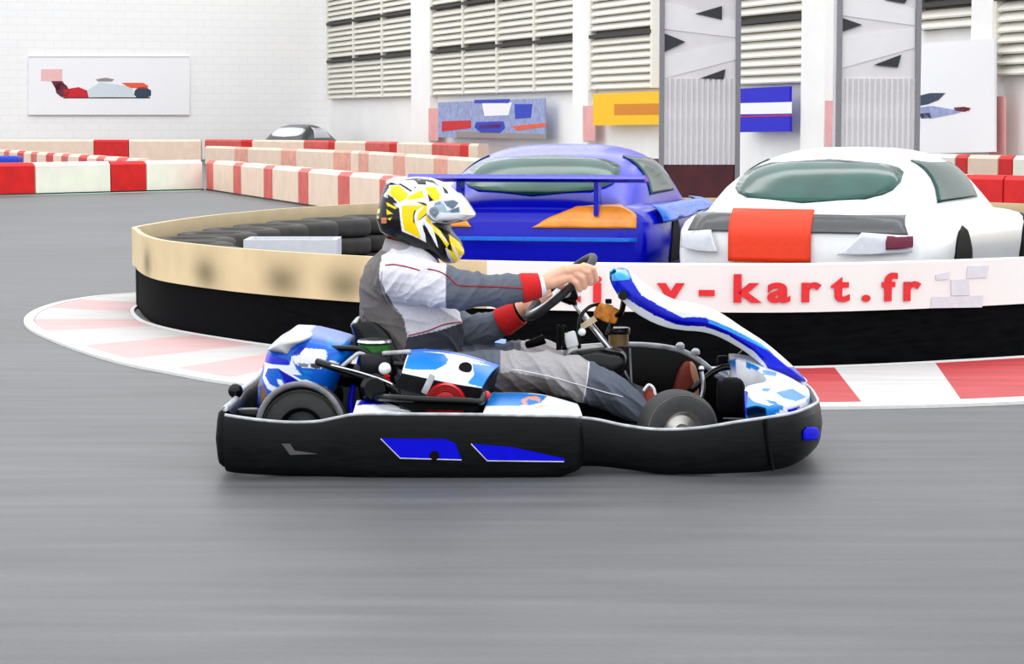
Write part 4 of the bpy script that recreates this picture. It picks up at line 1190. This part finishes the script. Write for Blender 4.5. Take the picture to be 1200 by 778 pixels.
mk('air_hose', tube([W(384, 408, 7.86), W(400, 408, 7.85), W(420, 409, 7.85), W(431, 414, 7.84), (W(437, 424, 7.83))], .010, 10, 5), M_black_gloss, kart, smooth=True)
mk('air_hose', tube([W(384, 408, 7.862), W(385, 420, 7.85), W(387, 432, 7.84)], .008, 8, 4), M_black, kart, smooth=True)
mk('fuel_line', tube([W(398, 432, 7.82), W(412, 420, 7.82), W(422, 414, 7.82), W(433, 420, 7.82)], .007, 8, 5), M_lip, kart, smooth=True)
fl_ = mk('air_filter', lathe([(0, -.05), (.05, -.05), (.056, -.045), (.056, -.005), (.05, 0), (0, 0)], W(439, 402, 7.9), (0, 0, 1), 28), M_green, kart, smooth=40)
mk('filter_lid', lathe([(0, 0), (.058, 0), (.06, .004), (.056, .012), (.03, .016), (0, .017)], W(439, 402, 7.9), (0, 0, 1), 28), M_silver, fl_, smooth=40)
mk('carburettor', rbox(W(440, 425, 7.86), (.10, .12, .07), .012), M_dark_metal, kart, smooth=40)
mk('silencer', lathe([(0, -.10), (.03, -.10), (.04, -.08), (.04, .08), (.03, .10), (0, .10)], W(425, 440, 7.95), (1, 0, 0), 20), M_black_gloss, kart, smooth=40)
mk('intake_rod', tube([W(449, 414, 7.80), W(466, 413, 7.78), W(481, 412, 7.79)], .008, 8, 3), M_lip, kart, smooth=True)
mk('lever_arm', tube([W(462, 426, 7.76), W(470, 427, 7.75), W(478, 427, 7.74)], .010, 8, 2), M_dark_metal, kart, smooth=True)
bl = mk('white_ball_cap', lathe([(0, -.02)] + [(.021 * math.cos(a), .021 * math.sin(a)) for a in np.linspace(-1.3, 1.3, 9)] + [(0, .021)], W(451, 432, 7.70), (0, 0, 1), 18), M_white_gloss, kart, smooth=True)
mk('spark_plug_base', lathe([(0, -.05), (.012, -.05), (.014, -.03), (.010, -.02), (.014, -.01), (0, 0)], W(453, 437, 7.70), (0, 0, 1), 14), M_red, kart, smooth=40)
mk('spring', lathe([(.008, -.08)] + [(.011 + .003 * (k % 2), -.08 + .008 * k) for k in range(7)], W(455, 440, 7.70), (0, 0, 1), 12), M_silver, kart, smooth=True)
for a, b in (((470, 447), 7.66), ((503, 452), 7.60)):
    pass
mk('cover_strap', rbox(W(502, 450, 7.605), (.022, .015, .07), .005, Matrix.Rotation(math.radians(25), 3, 'Y')), M_lip, flat, smooth=40)

# ================================================================== the driver
drv = thing('person', 'kart driver in grey and white suit, yellow and black helmet, gripping the wheel', 'person', (W(478, 440, YC).x, YC, 0.05))
def capsule(p, q, r1, r2, n=16):
    p, q = Vector(p), Vector(q); ax = (q - p); L = ax.length
    pr = [(r1 * math.sin(a), -r1 * math.cos(a)) for a in np.linspace(0.0, math.pi / 2, 6)]
    pr += [(r2 * math.cos(a), L + r2 * math.sin(a)) for a in np.linspace(0, math.pi / 2, 6)]
    return lathe(pr, p, ax if L > 1e-6 else (0, 0, 1), n)
SK, GR, WHT, SL, DK, LG = 'skin', 'grey', 'white', 'sleeve', 'dark', 'lightgrey'
BONES = []       # (p, q, r1, r2, tag)
def chain(tag_, pts):
    P = [(W(a, b, Y), r) for a, b, Y, r in pts]
    for (p, r1), (q, r2) in zip(P[:-1], P[1:]): BONES.append((p, q, r1, r2, tag_))
# near (right) arm
chain('arm_near', [(468, 328, 7.965, .085), (500, 332, 7.93, .080), (543, 341, 7.90, .066), (580, 340, 7.925, .057), (614, 337.5, 7.95, .046)])
chain('hand_near', [(612, 337.5, 7.95, .034), (634, 333, 7.962, .029), (645, 328, 7.962, .030)])
chain('hand_near', [(645, 326, 7.96, .027), (662, 317, 7.955, .022), (680, 314, 7.957, .014)])
chain('hand_near', [(645, 330, 7.958, .027), (660, 326, 7.953, .022), (668, 325, 7.954, .014)])
chain('hand_near', [(684, 312, 7.960, .0135), (695, 315, 7.963, .0118), (699, 328, 7.982, .0100)])
chain('hand_near', [(678, 314, 7.957, .0140), (689, 319, 7.957, .0120), (692, 332, 7.974, .0102)])
chain('hand_near', [(672, 319, 7.955, .0138), (682, 325, 7.954, .0118), (685, 336.5, 7.970, .0100)])
chain('hand_near', [(666, 325, 7.954, .0125), (675, 331, 7.955, .0108), (679, 340, 7.972, .0092)])
chain('hand_near', [(650, 331, 7.975, .015), (660, 337, 8.01, .0115), (672, 333, 8.035, .0095)])
# far (left) arm
chain('arm_far', [(475, 332, 8.335, .085), (508, 362, 8.37, .075), (548, 391, 8.37, .064), (578, 382, 8.345, .055), (600, 371, 8.32, .044)])
chain('hand_far', [(596, 372, 8.32, .032), (611, 361, 8.30, .028), (620, 355, 8.287, .024)])
for (dx, dy, rr_) in ((0, 0, 1.0), (2, 4.5, 1.0), (0, 9, .95), (-5, 12.5, .88)):
    chain('hand_far', [(620 + dx * .5, 349 + dy, 8.28, .0150 * rr_), (632 + dx, 344.5 + dy, 8.262, .0118 * rr_), (643 + dx, 341 + dy, 8.268, .0100 * rr_)])
chain('hand_far', [(614, 352, 8.30, .020), (626, 343, 8.315, .0125), (640, 335, 8.318, .0100)])
# legs
chain('leg_near', [(486, 448, 8.03, .105), (560, 444, 7.97, .092), (632, 436, 7.93, .078), (672, 444, 7.94, .076), (715, 459, 7.96, .066), (758, 484, 7.985, .046)])
chain('leg_far', [(486, 448, 8.27, .105), (560, 434, 8.33, .090), (628, 419, 8.40, .072), (690, 440, 8.30, .066), (768, 480, 8.30, .046)])
# torso sections: (px y, centre x, half depth px, half width m)
tsec = [(470, 490, 46, .15), (450, 486, 54, .175), (415, 486, 56, .175), (385, 484, 60, .178), (352, 477, 56, .19), (328, 472, 48, .20), (308, 474, 42, .175), (298, 476, 33, .13), (287, 477, 20, .075), (266, 480, 16, .062)]
trow = []
for py, cx, hd, hwid in [tuple(q) for q in cr(tsec, 5)]:
    c_ = W(cx, py, YC); h_ = hd / 336.0; row = []
    for k in range(32):
        a = 2 * math.pi * k / 32; e = .85
        row.append((c_.x + h_ * math.copysign(abs(math.cos(a)) ** e, math.cos(a)), YC + hwid * math.copysign(abs(math.sin(a)) ** e, math.sin(a)), c_.z))
    trow.append(row)
parts = [grid(trow, closed_u=True, caps=True)] + [capsule(p, q, r1, r2) for p, q, r1, r2, t in BONES]
V, Fc = join(*parts)
tmp = mk('body_source', (V, Fc), M_suit, None, fixn=True)
rm = tmp.modifiers.new('rm', 'REMESH'); rm.mode = 'VOXEL'; rm.voxel_size = 0.0036
sm_ = tmp.modifiers.new('sm', 'SMOOTH'); sm_.factor = 0.5; sm_.iterations = 3
bpy.context.view_layer.update()
bme = bpy.data.meshes.new_from_object(tmp.evaluated_get(bpy.context.evaluated_depsgraph_get()))
bpy.data.objects.remove(tmp)
nv = len(bme.vertices); co = np.empty(nv * 3); bme.vertices.foreach_get('co', co); co = co.reshape(-1, 3)
no = np.empty(nv * 3); bme.vertices.foreach_get('normal', no); no = no.reshape(-1, 3)
# nearest bone per vertex
best = np.full(nv, 1e9); owner = np.zeros(nv, int); tpar = np.zeros(nv)
tags = ['torso', 'arm_near', 'hand_near', 'arm_far', 'hand_far', 'leg_near', 'leg_far']
for p, q, r1, r2, t in BONES:
    p_, q_ = np.array(p), np.array(q); d = q_ - p_; tt = np.clip(((co - p_) @ d) / (d @ d), 0, 1)
    dist = np.linalg.norm(co - (p_ + tt[:, None] * d), axis=1) - (r1 + (r2 - r1) * tt)
    m_ = dist < best; best[m_] = dist[m_]; owner[m_] = tags.index(t); tpar[m_] = tt[m_]
# torso distance: approximate by ellipse rings
tz = np.array([W(600, q[0], YC).z for q in tsec]); tcx = np.array([W(q[1], q[0], YC).x for q in tsec])
thd = np.array([q[2] / 336. for q in tsec]); thw = np.array([q[3] for q in tsec])
cxv, hdv, hwv = np.interp(co[:, 2], tz, tcx), np.interp(co[:, 2], tz, thd), np.interp(co[:, 2], tz, thw)
rho = np.sqrt(((co[:, 0] - cxv) / hdv) ** 2 + ((co[:, 1] - YC) / hwv) ** 2)
dt = (rho - 1) * np.minimum(hdv, hwv); dt[(co[:, 2] > tz[-1] + .02) | (co[:, 2] < tz[0] - .02)] = 1e9
m_ = dt < best; owner[m_] = 0
# folds in the cloth
cloth = ~np.isin(owner, (2, 4))
disp = np.zeros(nv)
for i in np.nonzero(cloth)[0]:
    x, y, z = co[i]
    ow = owner[i]
    if ow in (5, 6): u, v = x * .75 + z * .66, x * -.66 + z * .75
    elif ow == 0: u, v = x * .25 + z * .97, x * .97 - z * .25
    else: u, v = x * .70 - z * .71, x * .71 + z * .70
    wr = noise.noise((v * 4, y * 4 + 2, u * 4)) * .35
    r1 = 1 - abs(noise.noise((u * 15 + wr * 3, y * 7 + 5, v * 4.5)))
    r2 = 1 - abs(noise.noise((u * 27 + wr * 4, y * 11, v * 8 + 9)))
    w = noise.noise((x * 7 + 3, y * 7, z * 9)) * .006 + (r1 ** 4 - .5) * .009 + (r2 ** 5 - .4) * .004
    fade = 1.0
    if ow == 1: fade = min(1, max(0, (W(608, 338, 7.95).x - x) / .05))
    elif ow == 3: fade = min(1, max(0, (W(586, 378, 8.33).x - x) / .05))
    w *= fade
    disp[i] = w
for name_, k_ in (('leg_near', 1.3), ('leg_far', 1.2), ('arm_near', 1.1), ('arm_far', 1.2)):
    disp[owner == tags.index(name_)] *= k_
co2 = co + no * disp[:, None]
pc_ = lambda c: np.array(lin(c))
cW, cG, cS, cD, cL, cK = pc_((212, 210, 220)), pc_((98, 93, 92)), pc_((86, 92, 106)), pc_((42, 46, 58)), pc_((160, 158, 160)), pc_((228, 168, 140))
C = np.tile(cG, (nv, 1))
def px_xz(pts, Y): return XZ(pts, Y)
X_, Z_ = co[:, 0], co[:, 2]
tor = owner == 0
C[tor & inpoly(X_, Z_, px_xz([(447, 300), (458, 292), (500, 285), (530, 305), (560, 345), (560, 376), (478, 394), (474, 372), (458, 352), (446, 325)], 8.02))] = cW
C[tor & inpoly(X_, Z_, px_xz([(478, 394), (560, 376), (570, 430), (560, 480), (460, 480)], 8.02))] = cD
an = owner == 1
C[an] = cW; C[an & (X_ > W(523, 340, 7.93).x)] = cS
C[an & inpoly(X_, Z_, px_xz([(400, 290), (448, 300), (446, 326), (456, 352), (470, 372), (400, 420)], 7.93))] = cG
af = owner == 3
C[af] = cW; C[af & (X_ > W(540, 380, 8.36).x)] = cS
hn = (owner == 2) | (owner == 4); C[hn] = cK
ln = owner == 5
C[ln] = cS; kn = inpoly(X_, Z_, px_xz([(580, 380), (690, 380), (691, 424), (684, 480), (670, 478), (650, 444), (600, 434), (586, 440)], 7.9)); C[ln & kn] = cL
C[ln & inpoly(X_, Z_, px_xz([(580, 438), (600, 434), (650, 444), (676, 470), (684, 500), (580, 500)], 7.9))] = cG
C[ln & (X_ < W(586, 430, 7.9).x)] = cS
lf = owner == 6
C[lf] = cS; C[lf & (X_ > W(610, 400, 8.4).x) & (X_ < W(660, 400, 8.4).x)] = cL
bme.vertices.foreach_set('co', (co2 - np.array(drv.location)).ravel())
a_ = bme.color_attributes.new('Col', 'FLOAT_COLOR', 'POINT'); cc = np.ones((nv, 4)); cc[:, :3] = C; a_.data.foreach_set('color', cc.ravel())
bme.shade_smooth(); bme.materials.clear(); bme.materials.append(M_suit)
M_skin = mat('skin', (238, 180, 152), 0.5, vary=0.08, scale=40)
M_skin.node_tree.nodes['Principled BSDF'].inputs['Subsurface Weight'].default_value = 0.1
M_skin.node_tree.nodes['Principled BSDF'].inputs['Subsurface Radius'].default_value = (0.01, 0.004, 0.002)
bme.materials.append(M_skin)
bme.update()
pl_ = np.array([p.vertices[0] for p in bme.polygons]); bme.polygons.foreach_set('material_index', hn[pl_].astype(int))
body = link(bpy.data.objects.new('body', bme)); body.parent = drv; ORG[body] = ORG[drv]
bvh_body = BVHTree.FromPolygons([Vector(v) for v in co2], [tuple(p.vertices) for p in bme.polygons])
def on_body(px, py, lift=0.002):
    d = ray(px, py).normalized(); h = bvh_body.ray_cast(CAM, d)
    return (h[0] + h[1] * lift) if h[0] is not None else None
def seam(pts, m, r=.0024, nm='piping'):
    P = cr(pts, 10); Q = [on_body(p[0], p[1], .001) for p in P]; Q = [q for q in Q if q is not None and q.y < 8.6]
    if len(Q) > 2: mk(nm, tube(Q, r, 6), m, drv, smooth=True)
seam([(452, 311), (462, 310), (478, 313), (492, 317)], M_darkred)
seam([(501, 315), (514, 318), (525, 324), (535, 333), (548, 335), (580, 336), (612, 338)], M_darkred)
seam([(479, 393), (500, 388), (522, 380), (543, 377)], M_darkred)
seam([(448, 318), (447, 332), (452, 348), (462, 362), (472, 370)], M_greycloth, .0018, 'seam_line')
seam([(600, 433), (640, 440), (690, 454), (730, 465)], M_whitecloth, .0018, 'seam_line')
seam([(690, 424), (688, 445), (683, 470)], M_whitecloth, .0016, 'seam_line')
# cuffs
def cuff(p, q, r0, r1, m, nm='cuff'):
    p, q = Vector(p), Vector(q); L = (q - p).length
    pr = [(r0 * .8, 0.002), (r0, 0), (r0 * 1.04, L * .15), (r0 * .5 + r1 * .5 + .002, L * .5), (r1 * 1.03, L * .88), (r1, L), (r1 * .85, L * .995), (r1 * .8, L * .8)]
    return mk(nm, lathe(pr, p, q - p, 28), m, drv, smooth=50)
cuff(W(610, 338, 7.948), W(632, 334.5, 7.958), .050, .043, M_redcloth)
cuff(W(630, 335, 7.957), W(637, 333, 7.960), .041, .039, M_whitecloth, 'undershirt_cuff')
cuff(W(588, 377.5, 8.330), W(609, 366, 8.308), .053, .046, M_redcloth)
cuff(W(607, 367, 8.310), W(611, 364.5, 8.305), .040, .038, M_black, 'undershirt_cuff')
# collar
rows = []
for k in range(28):
    a = 2 * math.pi * k / 28; ca, sa = math.cos(a), math.sin(a)
    b0 = W(471 + 25 * ca, 298 - 3 * ca, YC); b1 = W(474 + 21 * ca, 283 + 4 * ca, YC)
    rows.append([(b0.x, YC + .078 * sa, b0.z), ((b0.x + b1.x) / 2, YC + .077 * sa, (b0.z + b1.z) / 2), (b1.x, YC + .068 * sa, b1.z)])
cl_ = mk('collar', grid(rows, closed_v=True), M_greycloth, drv, smooth=True, solid=0.008)
mk('collar_piping', tube([r[2] for r in rows], .004, 6, closed=True), M_darkred, cl_, smooth=True)
# shoes
near_shoe = inflate(XZ([(752, 492), (752, 470), (757, 456), (764, 452), (770, 462), (784, 474), (800, 482), (806, 494), (800, 499), (756, 499)], 7.98), (W(772, 485, 7.98).x, W(772, 485, 7.98).z), 7.99, .042, .6, 64, 24)
sh = mk('shoe', near_shoe, M_shoe, drv, smooth=True)
mk('shoe_collar', tube([W(754, 458, 7.96), W(760, 451, 7.96), W(766, 455, 7.96), W(768, 464, 7.96)], .005, 8, 4), M_whitecloth, sh, smooth=True)
far_shoe = inflate(XZ([(782, 490), (784, 470), (790, 450), (797, 430), (803, 421), (811, 424), (815, 440), (814, 462), (810, 486), (798, 494)], 8.33), (W(799, 462, 8.33).x, W(799, 462, 8.33).z), 8.33, .045, .6, 64, 24)
sh = mk('shoe', far_shoe, M_shoe, drv, smooth=True)
mk('sole', inflate(XZ([(803, 421), (809, 421), (816, 430), (819, 446), (818, 466), (812, 489), (806, 488), (811, 462), (812, 440)], 8.33), (W(813.5, 450, 8.33).x, W(813.5, 450, 8.33).z), 8.33, .046, .5, 64, 24), M_brown, sh, smooth=True)

# helmet
zh = lambda pts: zoomed(pts, 420, 195, 6.227)
hel_out = zh([(200, 108), (290, 90), (420, 80), (520, 86), (640, 128), (720, 198), (770, 270), (775, 330), (740, 375), (690, 400), (668, 430), (680, 480), (750, 560), (772, 640), (720, 712), (640, 722),
              (540, 648), (400, 605), (250, 545), (150, 482), (120, 385), (135, 300), (165, 190)])
Yh = 8.06
hc = W(490, 257, Yh)
hel = inflate(XZ(hel_out, Yh), (hc.x, hc.z), YC, .128, .72, 400, 190, soft=3)
YE, BK, PK = (250, 214, 0), (14, 14, 16), (205, 130, 96)
polys = [
    ([(195, 100), (300, 85), (420, 74), (530, 80), (650, 122), (800, 270), (860, 360), (690, 410), (640, 400), (540, 410), (585, 592), (535, 520), (478, 400), (496, 552), (440, 522), (320, 470), (300, 300), (275, 290), (270, 265), (180, 215), (225, 150)], WH_),
    ([(185, 215), (215, 195), (260, 230), (290, 265), (275, 290), (230, 240)], (190, 190, 196)),
    ([(215, 205), (250, 225), (285, 262), (262, 270), (215, 240)], BK),
    ([(225, 145), (300, 140), (365, 200), (355, 232), (300, 262), (262, 228), (215, 192), (240, 170)], YE),
    ([(370, 215), (470, 168), (482, 225), (420, 237), (358, 242)], YE),
    ([(485, 150), (562, 148), (602, 208), (590, 245), (545, 248), (512, 200)], YE),
    ([(322, 282), (485, 280), (415, 330), (408, 380), (430, 430), (462, 528), (338, 462), (318, 360)], YE),
    ([(435, 250), (505, 270), (498, 350), (450, 385), (425, 400), (440, 340), (480, 290)], YE),
    ([(498, 345), (530, 390), (545, 440), (520, 420), (495, 390)], YE),
    ([(505, 195), (552, 245), (520, 256)], BK), ([(425, 258), (492, 264), (502, 284), (470, 275)], BK),
    ([(410, 320), (425, 312), (410, 360), (415, 420), (402, 400), (402, 350)], BK), ([(440, 390), (505, 335), (500, 350), (455, 385)], BK),
    ([(470, 420), (500, 440), (570, 570), (575, 590), (520, 540), (480, 470)], BK),
    ([(540, 415), (600, 465), (665, 565), (648, 590), (590, 505), (548, 465)], YE),
    ([(560, 440), (640, 530), (650, 560), (600, 500)], WH_),
    ([(660, 492), (735, 555), (775, 630), (765, 690), (705, 715), (690, 680), (640, 590), (690, 625), (672, 560)], YE),
    ([(680, 560), (720, 620), (735, 670), (725, 690), (700, 620)], WH_), ([(635, 590), (660, 610), (700, 700), (680, 705), (650, 650)], (200, 200, 205)),
    ([(395, 98), (490, 104), (496, 136), (435, 130), (420, 112)], BK), ([(606, 138), (650, 178), (660, 202), (630, 195)], BK),
    ([(275, 105), (420, 84), (540, 100), (605, 158), (545, 122), (440, 98), (330, 105)], BK),
    ([(215, 120), (300, 118), (395, 175), (385, 185), (300, 135), (215, 135)], BK),
    ([(405, 150), (425, 145), (412, 165)], BK),
    ([(205, 310), (255, 342), (210, 352)], YE), ([(128, 320), (155, 308), (152, 342), (126, 350)], YE), ([(200, 258), (290, 300), (270, 308), (210, 285)], YE), ([(215, 380), (245, 370), (232, 395)], YE),
    ([(130, 365), (145, 365), (145, 385), (130, 385)], YE),
    ([(165, 375), (207, 372), (207, 415), (165, 418)], PK)]
Ch = sideprint(hel[0], BK, [(zh(p), c) for p, c in polys], Yh)
hm = mk('helmet', hel, M_paint, drv, smooth=True, colors=Ch)
# visor: raised clear shield with mirror reflections painted as grey-blue patches, pivot and lower rim
vis_out = zh([(500, 320), (540, 250), (640, 215), (700, 190), (745, 205), (800, 270), (858, 358), (780, 398), (690, 405), (560, 412), (505, 375)])
mvis = mat('clear_visor', attr=True, rough=0.08, vary=0.01, coat=0.8)
VO = XZ(vis_out, Yh); vcx = W(522, 248, Yh)
vis = inflate(VO, (vcx.x, vcx.z), YC, .134, .46, 260, 130, soft=0)
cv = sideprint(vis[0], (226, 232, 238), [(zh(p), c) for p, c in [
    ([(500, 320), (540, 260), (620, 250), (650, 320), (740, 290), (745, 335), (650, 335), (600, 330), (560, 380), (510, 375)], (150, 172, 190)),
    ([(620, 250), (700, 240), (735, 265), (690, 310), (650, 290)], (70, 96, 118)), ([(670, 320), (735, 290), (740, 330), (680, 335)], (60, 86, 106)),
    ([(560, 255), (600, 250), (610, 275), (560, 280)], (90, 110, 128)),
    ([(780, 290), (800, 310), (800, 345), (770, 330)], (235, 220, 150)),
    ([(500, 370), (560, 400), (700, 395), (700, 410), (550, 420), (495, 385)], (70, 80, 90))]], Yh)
vm = mk('visor', vis, mvis, hm, smooth=True, colors=cv)
pv = W(508.5, 247.5, YC - .135)
mk('visor_pivot', lathe([(0, .004), (.006, .004), (.007, .006), (.010, .006), (.011, .002), (.014, .002), (.016, -.004)], pv, (0, -1, 0), 24), mat('visor_pivot_grey', (128, 142, 156), 0.3), hm, smooth=35)
mk('roof_vent', rbox(W(486, 211, YC - .02), (.05, .05, .012), .005), M_black, hm, smooth=40)
mk('rear_spoiler', inflate(XZ(zh([(192, 112), (215, 98), (290, 92), (350, 130), (395, 175), (380, 182), (300, 128), (215, 125), (200, 150)]), Yh), (W(458, 213, Yh).x, W(458, 213, Yh).z), YC, .085, .5, 64, 24), M_white_gloss, hm, smooth=True)
mk('visor_rim', tube([W(a, b, y) for a, b, y in [(501, 252, YC - .132), (508, 258.5, YC - .134), (522, 261.5, YC - .128), (536, 260, YC - .11), (547, 257.5, YC - .075), (554, 254, YC - .03), (556, 253, YC)]], .0028, 6, 5), mat('visor_edge_grey', (96, 106, 116), 0.3), vm, smooth=True)
